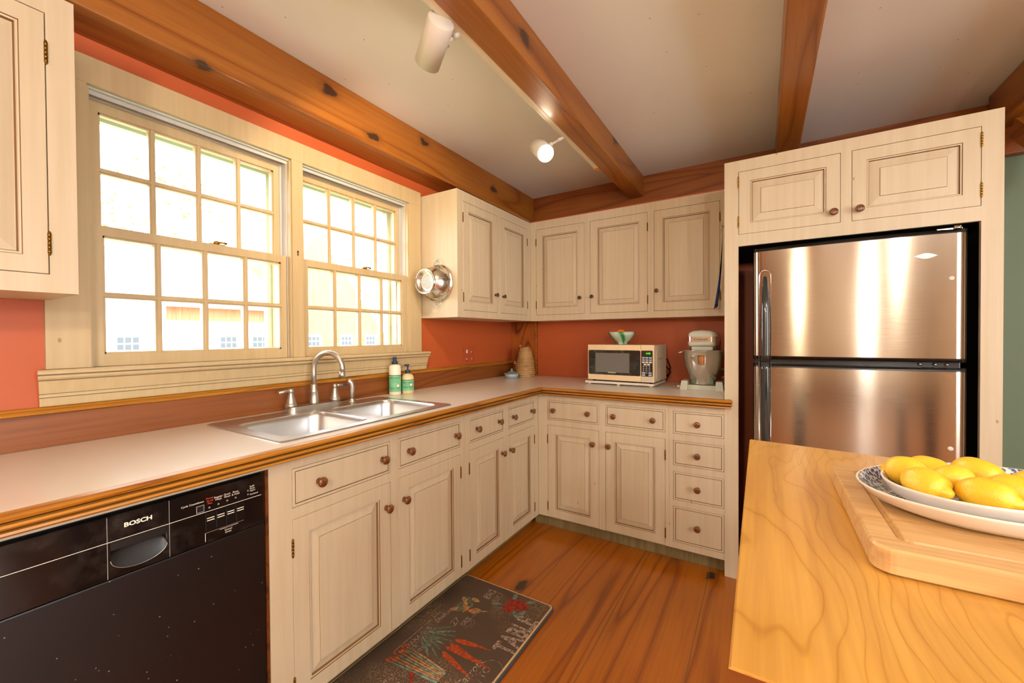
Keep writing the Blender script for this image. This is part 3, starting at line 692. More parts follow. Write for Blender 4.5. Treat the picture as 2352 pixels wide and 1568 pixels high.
b.f([front[0], tl, ol, lo[0]], 'dishwasher_panel'); b.f([front[-1], tr, orr, lo[-1]], 'dishwasher_panel')
back = [b.v((yc + (u - yc) * .97, -.008, .757)) for u, z in arc]
for i in range(n): b.f([front[i], front[i + 1], back[i + 1], back[i]], 'fridge_black', True)
b.box((yc - hw, -.0115, .752), (yc + hw, -.0095, .783), 'fridge_black'); b.box((yc - hw, -.0095, .764), (yc + hw, .011, .7825), 'fridge_black', Matrix.Identity(4))
obj('handle_recess', b, dw)
b = B(M); arc3 = [(yc + hw * math.cos(math.pi * (1 + i / n)), .0135, .742 + .028 * math.sin(math.pi * (1 + i / n))) for i in range(n + 1)]; b.tube(arc3, .0007, 'nickel', 6)
b.box((-2.943, .013, .7845), (-2.352, .0134, .7856), 'white_text')
for u in DY: b.box((u - .0006, -.01, pz0), (u + .0006, .0128, pz1 - .002), 'key_grey')
for u0_, u1_, z_ in ((-2.493, -2.400, .7295),): b.box((u0_, .013, z_), (u1_, .0134, z_ + .0008), 'key_grey')
b.box((-2.4925, .013, .708), (-2.4915, .0134, .730), 'white_text'); b.box((-2.459, .013, .7262), (-2.414, .0134, .7269), 'white_text')
obj('trim_lines', b, cp)
for k in range(4):
    u = -2.4915 + k * .0237
    b = B(M); b.box((u, .0125, .7345), (u + .0220, .0152, .7805), 'black_plastic', bev=.0008); bt = obj('button', b, cp)
    b = B(M); b.box((u + .003, .0152, .7665), (u + .020, .0156, .7685), 'white_text'); b.box((u + .003, .0152, .7605), (u + .020, .0156, .7625), 'white_text'); obj('button_marks', b, bt)
b = B(M); b.box((-2.511, .013, .788), (-2.4935, .0136, .806), 'key_grey'); b.box((-2.5095, .0136, .7895), (-2.495, .0138, .8045), 'fridge_black'); obj('display', b, cp)
def TL(x, y, z): return frame((x, y, z), (0, 1, 0), (0, 0, 1))
b = B(); tx = F + .0135
text(b, 'BOSCH', .0135, 'white_text', TL(tx, -2.6245, .8095), 'CENTER', extrude=.0002, sx=1.15, bold=.0003)
text(b, 'BOSCH', .0135, 'white_text', TL(tx + .0001, -2.6242, .8097), 'CENTER', extrude=.0002, sx=1.15, bold=.0003)
obj('lettering', b, cp)
b = B(); s_ = .0066
text(b, 'Cycle Countdown', s_, 'white_text', TL(tx, -2.494, .8125), 'RIGHT')
for i, q in enumerate(('Power', 'Scrub', 'Plus')): text(b, q, s_, 'red_text', TL(tx, -2.4805, .8165 - i * .0068), 'CENTER')
for i, q in enumerate(('Regular', 'Wash')): text(b, q, s_, 'white_text', TL(tx, -2.461, .8135 - i * .0065), 'CENTER')
for i, q in enumerate(('Quick', 'Wash')): text(b, q, s_, 'white_text', TL(tx, -2.440, .8135 - i * .0065), 'CENTER')
for i, q in enumerate(('Rinse', '& Hold')): text(b, q, s_, 'white_text', TL(tx, -2.4195, .8135 - i * .0065), 'CENTER')
for i, q in enumerate(('Refill', 'Rinse', 'Agent')): text(b, q, .006, 'white_text', TL(tx, -2.383, .8155 - i * .0058), 'LEFT')
text(b, 'Sanitized', .006, 'white_text', TL(tx, -2.383, .7935), 'LEFT')
for i, q in enumerate(('Cancel', 'Drain')): text(b, q, s_, 'white_text', TL(tx, -2.4385, .7185 - i * .0065), 'CENTER')
for u, z in ((-2.482, .794), (-2.461, .796), (-2.440, .798), (-2.4195, .799), (-2.388, .8075), (-2.388, .797)): b.lathe([(.0024, 0), (.0022, .0008), (0, .001)], 'key_grey', TL(tx - .0003, u, z), 10)
o = obj('lettering', b, cp); o['label'] = 'small white and red button labels'

# ------------------------------------------------------------------ sink
SK = 'sink_steel'
b = B(); zr = .9185; 
def rrect(x0, x1, y0, y1, r, n=6):
    p = []
    for cx, cy, a0 in ((x1 - r, y1 - r, 0), (x0 + r, y1 - r, 90), (x0 + r, y0 + r, 180), (x1 - r, y0 + r, 270)):
        for i in range(n + 1): a = R(a0 + 90 * i / n); p.append((cx + r * math.cos(a), cy + r * math.sin(a)))
    return p
outer = rrect(.073, .583, -2.282, -1.472, .02)
basins = [rrect(.185, .540, -2.242, -1.898, .055), rrect(.185, .540, -1.866, -1.514, .055)]
ov = [b.v((x, y, .9148)) for x, y in outer]; ov2 = [b.v((x + (.3285 - x) * .012, y + (-1.877 - y) * .006, zr)) for x, y in outer]
for i in range(len(ov)): b.f([ov[i], ov[(i + 1) % len(ov)], ov2[(i + 1) % len(ov)], ov2[i]], SK)
edges = [b.bm.edges.get((ov2[i], ov2[(i + 1) % len(ov2)])) for i in range(len(ov2))]
rims = []
for bp in basins:
    vv = [b.v((x, y, zr)) for x, y in bp]; rims.append(vv)
    for i in range(len(vv)): edges.append(b.bm.edges.new((vv[i], vv[(i + 1) % len(vv)])))
b.mi(SK); bmesh.ops.triangle_fill(b.bm, edges=edges, use_beauty=True)
for vv, bp in zip(rims, basins):
    cx = sum(p[0] for p in bp) / len(bp); cy = sum(p[1] for p in bp) / len(bp); prev = vv
    for ins, z in ((.004, zr - .004), (.008, zr - .02), (.014, .79), (.024, .758), (.045, .746)):
        cur = []
        for x, y in bp:
            dx, dy = cx - x, cy - y; cur.append(b.v((x + math.copysign(min(ins, abs(dx)), dx), y + math.copysign(min(ins, abs(dy)), dy), z)))
        for i in range(len(cur)): b.f([prev[i], prev[(i + 1) % len(cur)], cur[(i + 1) % len(cur)], cur[i]], SK, True)
        prev = cur
    b.f(prev, SK)
sk = thing('kitchen_sink', (.328, -1.877, .74), 'double-bowl stainless steel sink set into the countertop below the windows', 'sink')
obj('basin', b, sk, recalc=False)
for yc_ in (-2.07, -1.69):
    b = B(); b.lathe([(.042, .7465), (.042, .7485), (.03, .749), (.022, .7475), (0, .747)], 'chrome', Matrix.Translation((.36, yc_, 0)), 24); obj('drain', b, sk)

# ------------------------------------------------------------------ faucet
NK = 'nickel'
fa = thing('faucet', (.085, -1.855, .9186), 'brushed nickel gooseneck faucet with two lever handles behind the sink', 'faucet')
def T(x, y, z=0): return Matrix.Translation((x, y, z))
b = B(); b.prism(rrect(.052, .118, -1.985, -1.725, .03), .9186, .929, NK); b.prism(rrect(.057, .113, -1.980, -1.730, .026), .929, .935, NK); obj('base_plate', b, fa)
b = B(); b.lathe([(.021, .935), (.0205, .942), (.0185, .965), (.0165, .985), (.0185, .990), (.0185, .993), (.0150, 1.0), (.0145, 1.022), (.0125, 1.025)], NK, T(.085, -1.855))
dirv = Vector((.93, .37, 0)).normalized(); pts = [(.085, -1.855, 1.02), (.085, -1.855, 1.07)]
r_ = .072; zc_ = 1.095; c_ = Vector((.085, -1.855, zc_)) + dirv * r_
for i in range(15): a = math.pi - math.radians(192) * i / 14; p = c_ + dirv * (r_ * math.cos(a)) + Vector((0, 0, r_ * math.sin(a))); pts.append(tuple(p))
b.tube(pts, [.0115] * len(pts), NK, 14)
e = Vector(pts[-1]); d_ = (Vector(pts[-1]) - Vector(pts[-2])).normalized()
b.tube([e - d_ * .002, e + d_ * .006, e + d_ * .008, e + d_ * .024], [.0125, .013, .014, .0145], NK, 14); obj('spout', b, fa)
for y_, sg in ((-1.962, -1), (-1.748, 1)):
    b = B(); b.lathe([(.023, .935), (.0235, .942), (.0235, .946), (.021, .949), (.0195, .955), (.011, .990), (.0095, .994), (.0095, .996), (.011, .998), (.011, 1.012), (.008, 1.015), (0, 1.0155)], NK, T(.085, y_))
    b.tube([(.085, y_ + sg * .008, 1.006), (.086, y_ + sg * .02, 1.007), (.09, y_ + sg * .058, 1.003)], [.006, .0065, .0075], NK, 10); obj('lever_handle', b, fa)
sp = thing('side_sprayer', (.105, -1.668, .9186), 'brushed nickel pull-out side sprayer right of the faucet', 'sprayer')
b = B(); b.lathe([(.022, .9186), (.022, .922), (.016, .928), (.0135, .934), (.0135, .936)], NK, T(.105, -1.668)); obj('base', b, sp)
b = B(); b.tube([(.105, -1.668, .935), (.105, -1.668, .97), (.106, -1.667, .995), (.104, -1.670, 1.012), (.098, -1.678, 1.022), (.094, -1.687, 1.021)], [.0105, .0125, .0135, .0145, .015, .0125], NK, 14); obj('spray_head', b, sp)

# ------------------------------------------------------------------ soap bottles
def cyl_text(b, body, size, mat, c, r, z, yaw, align='CENTER'):
    n_ = Vector((math.sin(yaw), -math.cos(yaw), 0)); ux = Vector((math.cos(yaw), math.sin(yaw), 0))
    text(b, body, size, mat, frame(Vector((c[0], c[1], z)) + n_ * (r + .0004), ux, (0, 0, 1)), align, bend=r)
yawb = math.atan2(1.79, 1.66)
def bottle(name, c, r, h, label, body_mat, prod, pump):
    t = thing(name, (c[0], c[1], .9145), label, 'soap bottle', None)
    z = .9145; b = B()
    if pump: prof = [(r * .9, z), (r, z + .004), (r, z + h - .025), (r * .93, z + h - .012), (r * .7, z + h - .003), (r * .4, z + h), (.012, z + h + .001), (.012, z + h + .006)]
    else: prof = [(r * .92, z), (r, z + .004), (r, z + h - .006), (r * .9, z + h), (.014, z + h + .006), (.014, z + h + .009)]
    b.lathe(prof, body_mat, T(c[0], c[1]), 32); obj('bottle', b, t)
    zl0 = z + .018; zl1 = z + (h - .032 if pump else h - .052)
    b = B(); b.lathe([(r + .0003, zl0), (r + .0003, zl1)], 'soap_label', T(c[0], c[1]), 40, cap=False); b.lathe([(r + .0005, zl1 - .003), (r + .0005, zl1)], 'dark_text', T(c[0], c[1]), 40, cap=False); lb = obj('label', b, t)
    b = B(); rr = r + .0006
    text_z = zl1 - .022
    cyl_text(b, 'MEYER\'S', .0160, 'dark_text', c, rr, text_z, yawb); cyl_text(b, 'MRS.', .005, 'dark_text', c, rr, text_z + .002, yawb - 1.0); cyl_text(b, 'CLEAN DAY', .0062, 'dark_text', c, rr, text_z - .008, yawb)
    cyl_text(b, 'CONTAINS ESSENTIAL OILS', .0034, 'dark_text', c, rr, text_z - .015, yawb); cyl_text(b, 'GARDEN FRESH SCENT', .0034, 'dark_text', c, rr, text_z - .020, yawb)
    cyl_text(b, prod, .0120, 'dark_text', c, rr, zl0 + .016, yawb); cyl_text(b, 'NOT TESTED ON ANIMALS', .0036, 'dark_text', c, rr, zl0 + .009, yawb)
    n_ = Vector((math.sin(yawb + .5), -math.cos(yawb + .5), 0))
    MM = frame(Vector((c[0], c[1], zl0 + .034)) + n_ * (rr + .0003), (math.cos(yawb + .5), math.sin(yawb + .5), 0), (0, 0, 1))
    b.lathe([(.0088, -.0005), (.0088, .0003)], 'red_text', MM, 20); b.lathe([(.0075, .0003), (.0075, .0005)], 'white_text', MM, 20)
    obj('lettering', b, lb)
    b = B(); zt = z + h
    if pump:
        b.lathe([(.0155, zt + .004), (.0155, zt + .018), (.012, zt + .022), (.0045, zt + .023), (.0045, zt + .042), (.008, zt + .044), (.008, zt + .052), (.006, zt + .056), (0, zt + .057)], 'pump_blue', T(c[0], c[1]), 18)
        b.tube([(c[0], c[1], zt + .049), (c[0] - .02, c[1] + .004, zt + .050), (c[0] - .03, c[1] + .006, zt + .046)], .004, 'pump_blue', 8)
        obj('pump', b, t)
    else:
        b.lathe([(.0165, zt + .007), (.0165, zt + .022), (.013, zt + .024), (.0095, zt + .025), (.0095, zt + .038), (.0105, zt + .040), (.0105, zt + .046), (.007, zt + .049), (0, zt + .0495)], 'pump_blue', T(c[0], c[1]), 18)
        obj('cap', b, t)
bottle('soap_bottle', (.070, -1.358), .0325, .163, 'tall clear dish soap bottle with green label and push-pull cap, behind the sink', 'soap_clear', 'DISH SOAP', False)
bottle('soap_bottle', (.098, -1.288), .0335, .112, 'short hand soap bottle with green label and pump, behind the sink', 'soap_cream', 'HAND SOAP', True)

# ------------------------------------------------------------------ outlet
ol = thing('wall_outlet', (.0005, -.5915, 1.04), 'terracotta painted switch and outlet plate on the wall right of the window', 'outlet')
b = B(); b.box((.0005, -.652, 1.036), (.006, -.53, 1.162), 'outlet_paint', bev=.002); obj('cover_plate', b, ol)
b = B(); b.box((.006, -.628, 1.118), (.010, -.612, 1.142), 'ivory', bev=.001); obj('switch', b, ol)
for y_ in (-.62, -.562):
    for z_ in (1.124, 1.074):
        if y_ == -.62 and z_ > 1.1: continue
        b = B()
        b.lathe([(.016, .006), (.016, .0075), (0, .0076)], 'outlet_paint', frame((0, y_, z_), (0, 1, 0), (0, 0, 1)), 18)
        for d in (-.006, .006): b.box((.0076, y_ + d - .0012, z_ - .002), (.0082, y_ + d + .0012, z_ + .008), 'ivory')
        obj('socket', b, ol)

# ------------------------------------------------------------------ things in the corner
def ring_noise(r, k): return r * (1 + .03 * math.sin(k * 2.3) + .02 * math.sin(k * 5.1))
b = B(); c = (.205, -.115); prof = []; 
b.M = Matrix.Translation((c[0], c[1], .9145)); H = .235; n = 15
base = [.074, .078, .079, .079, .078, .077, .075, .072, .068, .064, .060, .057, .053, .048, .040]
prof = [(.07, 0)]
for k in range(n):
    r = base[k]; z = H * k / n; h = H / n
    prof += [(r * .90, z + h * .04), (r * .99, z + h * .22), (r * 1.04, z + h * .5), (r * 1.0, z + h * .8), (r * .92, z + h * .97)]
prof += [(.034, H), (.022, H + .006), (0, H + .007)]
b.lathe(prof, 'stoneware', n=36)
b.bm.verts.ensure_lookup_table()
for v in b.bm.verts:
    a = math.atan2(v.co.y - c[1], v.co.x - c[0]); zz = v.co.z - .9145; f_ = 1 + .022 * math.sin(3 * a + zz * 40) + .015 * math.sin(7 * a - zz * 63)
    v.co.x = c[0] + (v.co.x - c[0]) * f_; v.co.y = c[1] + (v.co.y - c[1]) * f_; v.co.z += .0035 * math.sin(a * 1 + zz * 30) * (1 if zz > .01 else 0)
cr_ = thing('beehive_crock', (c[0], c[1], .9145), 'tan coiled beehive-shaped stoneware crock in the counter corner', 'crock')
obj('crock', b, cr_)
b = B(); b.M = Matrix.Translation((c[0], c[1], .9145)); b.tube([(-.05, -.062, .10), (-.058, -.072, .115), (-.052, -.066, .125)], .006, 'stoneware', 8); b.tube([(.045, -.07, .095), (.052, -.078, .085), (.058, -.07, .09), (.06, -.066, .1)], .004, 'stoneware', 8)
b.tube([(-.03, -.02, H), (-.036, -.026, H + .012), (-.024, -.022, H + .016)], .006, 'stoneware', 8); obj('figure', b, cr_)
c = (.170, -.268); dsh = thing('lidded_dish', (c[0], c[1], .9145), 'small blue and green glazed dish with a pointed lid beside the beehive crock', 'dish')
b = B(Matrix.Translation((c[0], c[1], .9145))); b.lathe([(.046, 0), (.049, .002), (.052, .018), (.056, .034), (.053, .034), (.046, .010), (0, .008)], 'dish_glaze', n=32); obj('bowl', b, dsh)
b = B(Matrix.Translation((c[0], c[1], .9145))); b.lathe([(.062, .0345), (.063, .037), (.058, .040), (.040, .044), (.024, .051), (.010, .057), (.006, .062), (.0085, .067), (.008, .072), (0, .076)], 'dish_glaze', n=32); obj('lid', b, dsh)

# ------------------------------------------------------------------ microwave on a board
def board(name, poly, z0, z1, mat): 
    b = B(); b.prism(poly, z0, z1, mat); return b
b = B(); b.prism([(.805, -.348), (1.258, -.358), (1.27, -.06), (.84, -.04)], .922, .936, 'laminate')
mb = obj('board', b, None); mb.name = 'microwave_board'; tag(mb, 'cream board lying under the microwave on the counter', 'board')
b = B(); [b.lathe([(.011, .9145), (.011, .922)], 'ivory', T(x, y), 12) for x, y in ((.83, -.33), (1.03, -.335), (1.235, -.335), (.86, -.07), (1.24, -.08))]; obj('foot', b, mb)
MO = Vector((.828, -.355, .9465)); ux = Vector((.437, -.03, 0)).normalized(); un = Vector((ux.y, -ux.x, 0))   # outward normal toward camera (-y)
MWM = Matrix(((ux.x, -un.x, 0, MO.x), (ux.y, -un.y, 0, MO.y), (0, 0, 1, MO.z), (0, 0, 0, 1)))   # local: x width, y depth (away), z up
mw = thing('microwave', (1.05, -.21, .9365), 'cream countertop microwave oven with a black glass door', 'microwave')
WW, HH, DD = .438, .232, .285
b = B(MWM); b.box((0.002, .022, 0), (WW - .002, DD, HH - .002), 'microwave_side', bev=.004)
for k in range(8): b.box((WW - .0025, .10 + k * .012, .14), (WW - .0015, .106 + k * .012, .145), 'panel_brown')
b.box((WW - .003, .06, .02), (WW - .0005, .064, .2), 'microwave_body'); obj('body', b, mw)
b = B(MWM)
for x, y in ((.03, .04), (WW - .03, .04), (.03, DD - .04), (WW - .03, DD - .04)): b.lathe([(.011, -.010), (.011, 0)], 'black_plastic', Matrix.Translation((x, y, 0)), 12)
obj('foot', b, mw)
XD = .358
b = B(MWM); b.box((0, 0, 0), (XD - .0008, .0215, HH), 'microwave_body', bev=.003); md = obj('door', b, mw)
b = B(MWM); b.prism([(x, z) for x, z in rrect(.006, XD - .003, .036, .197, .008, 4)], 0, .0015, 'microwave_glass', Matrix(((1, 0, 0, 0), (0, 0, -1, -.0001), (0, 1, 0, 0), (0, 0, 0, 1)))); obj('door_glass', b, md)
b = B(MWM); b.box((.055, -.0021, .052), (.285, -.0017, .178), 'microwave_window'); obj('screen', b, md)
b = B(MWM); text(b, 'Sunbeam', .0150, 'white_text', frame((.168, -.0024, .0475), (1, 0, 0), (0, 0, 1)), 'CENTER', shear=.3); obj('lettering', b, md)
b = B(MWM); b.box((XD + .0008, 0, 0), (WW, .0215, HH), 'microwave_body', bev=.003)
b.box((XD + .008, -.0006, .006), (WW - .006, 0.0001, .032), 'microwave_side'); pn = obj('control_panel', b, mw)
b = B(MWM); b.prism([(x, z) for x, z in rrect(XD + .003, WW - .007, .036, .197, .005, 4)], 0, .0012, 'panel_brown', Matrix(((1, 0, 0, 0), (0, 0, -1, -.0001), (0, 1, 0, 0), (0, 0, 0, 1)))); obj('keypad_plate', b, pn)
b = B(MWM); text(b, '4:45', .0165, 'display_green', frame((XD + .046, -.0018, .174), (1, 0, 0), (0, 0, 1)), 'CENTER', extrude=.0001); obj('display', b, pn)
b = B(MWM); x0 = XD + .008
for r_i, (z_, mt, cnt) in enumerate(((.148, 'key_blue', 3), (.134, 'key_blue', 3), (.120, 'key_white', 3), (.106, 'key_white', 2))):
    for k in range(cnt): xx = x0 + k * .0215 + (.010 if cnt == 2 else 0); b.box((xx, -.002, z_), (xx + .017, -.0012, z_ + .009), mt)
for r_i in range(4):
    for k in range(3):
        if r_i == 3 and k != 1: continue
        b.lathe([(.0048, .0012), (.0048, .002)], 'key_grey', frame((x0 + .0085 + k * .0185, 0, .098 - r_i * .013), (1, 0, 0), (0, 0, 1)), 12)
for xx in (x0, x0 + .040): b.box((xx, -.002, .054), (xx + .019, -.0012, .063), 'key_blue'); b.box((xx, -.002, .040), (xx + .019, -.0012, .050), 'key_blue')
obj('keypad', b, pn)
b = B(); b.tube([(1.262, -.1, 1.09), (1.285, -.08, 1.075), (1.298, -.05, 1.02), (1.292, -.06, .97), (1.27, -.05, .93), (1.268, -.03, .921)], .0045, 'black_plastic', 8)
b.tube([(1.262, -.1, 1.045), (1.29, -.06, 1.01), (1.297, -.03, .985), (1.28, -.06, .965), (1.262, -.1, .958)], .0045, 'black_plastic', 8); obj('power_cord', b, mw)
# bowl with an orange
bc = (1.015, -.205, MO.z + HH + .0003)
bw = thing('footed_bowl', bc, 'small green striped pottery bowl on top of the microwave', 'bowl')
b = B(Matrix.Translation(bc)); b.lathe([(.034, 0), (.035, .006), (.033, .012), (.058, .030), (.080, .056), (.0945, .084), (.0925, .084)], 'bowl_glaze', n=36, cap=False); b.lathe([(.0925, .084), (.077, .058), (.054, .034), (.02, .020), (0, .018)], 'bowl_inside', n=36, cap=False); b.lathe([(0, .0), (.034, 0)], 'bowl_inside', n=36, cap=False); obj('bowl', b, bw)
b = B(); b.lathe([(.0, -.031), (.012, -.030), (.024, -.021), (.031, -.008), (.032, .003), (.028, .017), (.018, .027), (.006, .0295), (0, .0285)], 'orange_skin', Matrix.Translation((bc[0] - .008, bc[1] + .002, bc[2] + .072)), 24); tag(obj('orange', b), 'orange fruit sitting in the striped bowl on the microwave', 'fruit')

# ------------------------------------------------------------------ stand mixer
mc = Vector((1.527, -.265, .9145)); MX = Matrix.Translation(mc)
mx = thing('stand_mixer', tuple(mc), 'grey-white stand mixer with a polished steel bowl on the counter', 'mixer')
b = B(MX); 
b.prism(rrect(-.115, .115, -.085, .215, .04), .0, .028, 'mixer_white')
for sx_ in (-1, 1):
    x0_, x1_ = sorted((sx_ * .075, sx_ * .117)); 
    P_ = [(x0_, -.105, .0), (x1_, -.105, .0), (x1_, .02, .0), (x0_, .02, .0)]
    lo = [b.v(p) for p in P_]; hi = [b.v((p[0] + (-.008 * sx_ if abs(p[0]) > .1 else 0), p[1] * .85, .052)) for p in P_]
    b.f(lo, 'mixer_white'); b.f(hi, 'mixer_white'); [b.f([lo[i], lo[(i + 1) % 4], hi[(i + 1) % 4], hi[i]], 'mixer_white') for i in range(4)]
obj('base', b, mx)
b = B(MX); b.prism(rrect(-.045, .045, .12, .20, .03), .028, .285, 'mixer_white'); obj('column', b, mx)
b = B(MX); # head: rounded capsule running back
prof = [(-.068, .255), (-.072, .262), (-.074, .278), (-.074, .322), (-.068, .338), (-.045, .348), (0, .352), (.045, .348), (.068, .338), (.074, .322), (.074, .278), (.072, .262), (.068, .255)]
def hsec(y, sx_, sz_): return [b.v((x * sx_, y, .30 + (z - .30) * sz_)) for x, z in prof]
secs = [hsec(-.098, .80, .72), hsec(-.104 + .012, .92, .9), hsec(-.075, 1, 1), hsec(.18, 1, 1), hsec(.21, .8, .8)]
for a, c2 in zip(secs, secs[1:]):
    for i in range(len(prof)): b.f([a[i], a[(i + 1) % len(prof)], c2[(i + 1) % len(prof)], c2[i]], 'mixer_white', True)
b.f(secs[0], 'mixer_white'); b.f(secs[-1], 'mixer_white')
hd = obj('head', b, mx)
b = B(MX); pts = rrect(-.0765, .0765, -.1005, .19, .025); b.prism(pts, .283, .313, 'chrome'); bn = obj('band', b, hd)
b = B(MX); text(b, 'Cuisinart', .0185, 'dark_text', frame((-.002, -.1012, .2925), (1, 0, 0), (0, 0, 1)), 'CENTER', extrude=.0002, sx=1.1); obj('lettering', b, bn)
b = B(MX); b.box((-.055, -.08, .232), (.06, .12, .256), 'mixer_white', bev=.006); b.lathe([(.02, .19), (.025, .232)], 'mixer_grey', T(0, -.02), 16); obj('attachment_hub', b, mx)
b = B(MX @ T(0, -.01)); b.lathe([(.066, .029), (.068, .035), (.068, .055), (.072, .062), (.088, .10), (.100, .14), (.108, .19), (.110, .228), (.113, .230), (.113, .234), (.108, .234), (.105, .19), (.06, .05), (0, .045)], 'chrome', n=48); bo = obj('mixing_bowl', b, mx)
b = B(MX @ T(0, -.01)); 
for sg in (-1, 1): b.tube([(sg * .109, -.02, .222), (sg * .133, -.022, .216), (sg * .136, 0, .214), (sg * .133, .022, .216), (sg * .109, .02, .222)], .0045, 'chrome', 8)
obj('bowl_handle', b, bo)
b = B(); b.tube([(1.405, -.30, .925), (1.425, -.27, .925), (1.44, -.22, .921), (1.47, -.06, .921)], .0045, 'mixer_white', 8); b.tube([(1.385, -.315, .927), (1.41, -.295, .925)], [.007, .0095], 'mixer_white', 10); [b.tube([(1.387, -.313 + d, .927), (1.368, -.330 + d, .927)], .0018, 'nickel', 6) for d in (-.005, .006)]; obj('power_cord', b, mx)
b = B(); b.tube([(1.60, -.13, 1.03), (1.635, -.12, 1.02), (1.64, -.11, .985), (1.615, -.12, .97)], .0045, 'mixer_white', 8); obj('cord_hook', b, mx)

# ------------------------------------------------------------------ colander on the cabinet side
cc = Vector((.157, -1.0865, 1.5605)); CMx = frame(cc, (1, 0, 0), (0, 0, 1))      # local z = -y (outward)
co = thing('colander', (cc.x, cc.y, cc.z - .115), 'polished steel colander hanging upside out on the side of the wall cabinet', 'colander')
b = B(CMx); b.lathe([(.112, .002), (.115, .005), (.112, .010), (.106, .011), (.104, .020), (.098, .045), (.086, .070), (.066, .090), (.062, .094), (.060, .0945)], 'spun_steel', n=64, cap=False); obj('bowl', b, co)
b = B(CMx); b.lathe([(.060, .094), (.059, .099), (.067, .112), (.072, .118), (.0735, .120), (.071, .120), (.060, .108), (.050, .100), (.046, .099), (0, .0985)], 'spun_steel', n=48, cap=False); ft = obj('foot_ring', b, co)
b = B(CMx)
for k, rr in ((1, 0), (6, .010), (12, .019), (18, .028), (24, .037)):
    for i in range(k): a = 2 * math.pi * i / k; b.lathe([(.0017, .0990), (.0017, .0994), (0, .0995)], 'dark_text', T(rr * math.cos(a), rr * math.sin(a)), 8)
obj('drain_hole', b, ft)['kind'] = 'stuff'
def on_bowl(a, s):   # point on bowl surface, angle a, s 0..1 from rim to foot
    prof = [(.106, .012), (.104, .020), (.098, .045), (.086, .070), (.066, .090)]
    q = s * 4; i = min(3, int(q)); f_ = q - i; r = prof[i][0] * (1 - f_) + prof[i + 1][0] * f_ + .0006; z = prof[i][1] * (1 - f_) + prof[i + 1][1] * f_ + .0004
    return (r * math.cos(a), r * math.sin(a), z)
b = B(CMx)
for k in range(6):
    a0 = k * math.pi / 3 + .2
    for cx_, cy_, ra, rb in ((0, .50, .14, .13), (.17, .38, .10, .10), (-.25, .42, .16, .06), (-.24, .62, .14, .05)):
        b.tube([on_bowl(a0 + cx_ + ra * math.cos(t), cy_ + rb * 1.3 * math.sin(t)) for t in [2 * math.pi * i / 12 for i in range(12)]], .0006, 'dark_text', 5, close=True)
obj('pierced_pattern', b, co)
for sg in (1, -1):
    b = B(CMx); b.tube([(-.028, sg * .105, .008), (-.024, sg * .130, .010), (-.010, sg * .143, .012), (.010, sg * .143, .012), (.024, sg * .130, .010), (.028, sg * .105, .008)], .0024, 'spun_steel', 8); obj('handle', b, co)
b = B(); b.tube([(.157, -1.0855, 1.705), (.157, -1.105, 1.700), (.157, -1.107, 1.712)], .0022, 'nickel', 8); tag(obj('hook', b), 'small metal hook holding the colander', 'hook')

# ------------------------------------------------------------------ apron hanging on the refrigerator cabinet
b = B(); n = 12; mz = 14; rows = []
for j in range(mz + 1):
    t = j / mz; z = 1.405 + .40 * t; row = []
    fl = (1 - t)
    for i in range(n + 1):
        s = i / n; y = -.58 + (.05 + .21 * fl ** .7 * s + .03 * s); x = 1.661 - (.004 + (.012 + .052 * fl ** 1.6) * (.45 + .55 * s) + .008 * fl * math.sin(s * 9 + t * 2))
        row.append(b.v((x, y, z + (.018 * s * fl) * -1)))
    rows.append(row)
for a, c2 in zip(rows, rows[1:]):
    for i in range(n): b.f([a[i], a[i + 1], c2[i + 1], c2[i]], 'apron_cloth', True)
r = bmesh.ops.solidify(b.bm, geom=b.bm.faces[:], thickness=.003)
ap = obj('apron', b); tag(ap, 'blue and green printed apron hanging between the wall cabinet and the refrigerator', 'apron')
b = B(); b.tube([(1.666, -.52, 1.815), (1.650, -.52, 1.810), (1.648, -.52, 1.822)], .003, 'brass', 8); tag(obj('hook', b), 'small hook holding the apron beside the refrigerator cabinet', 'hook')

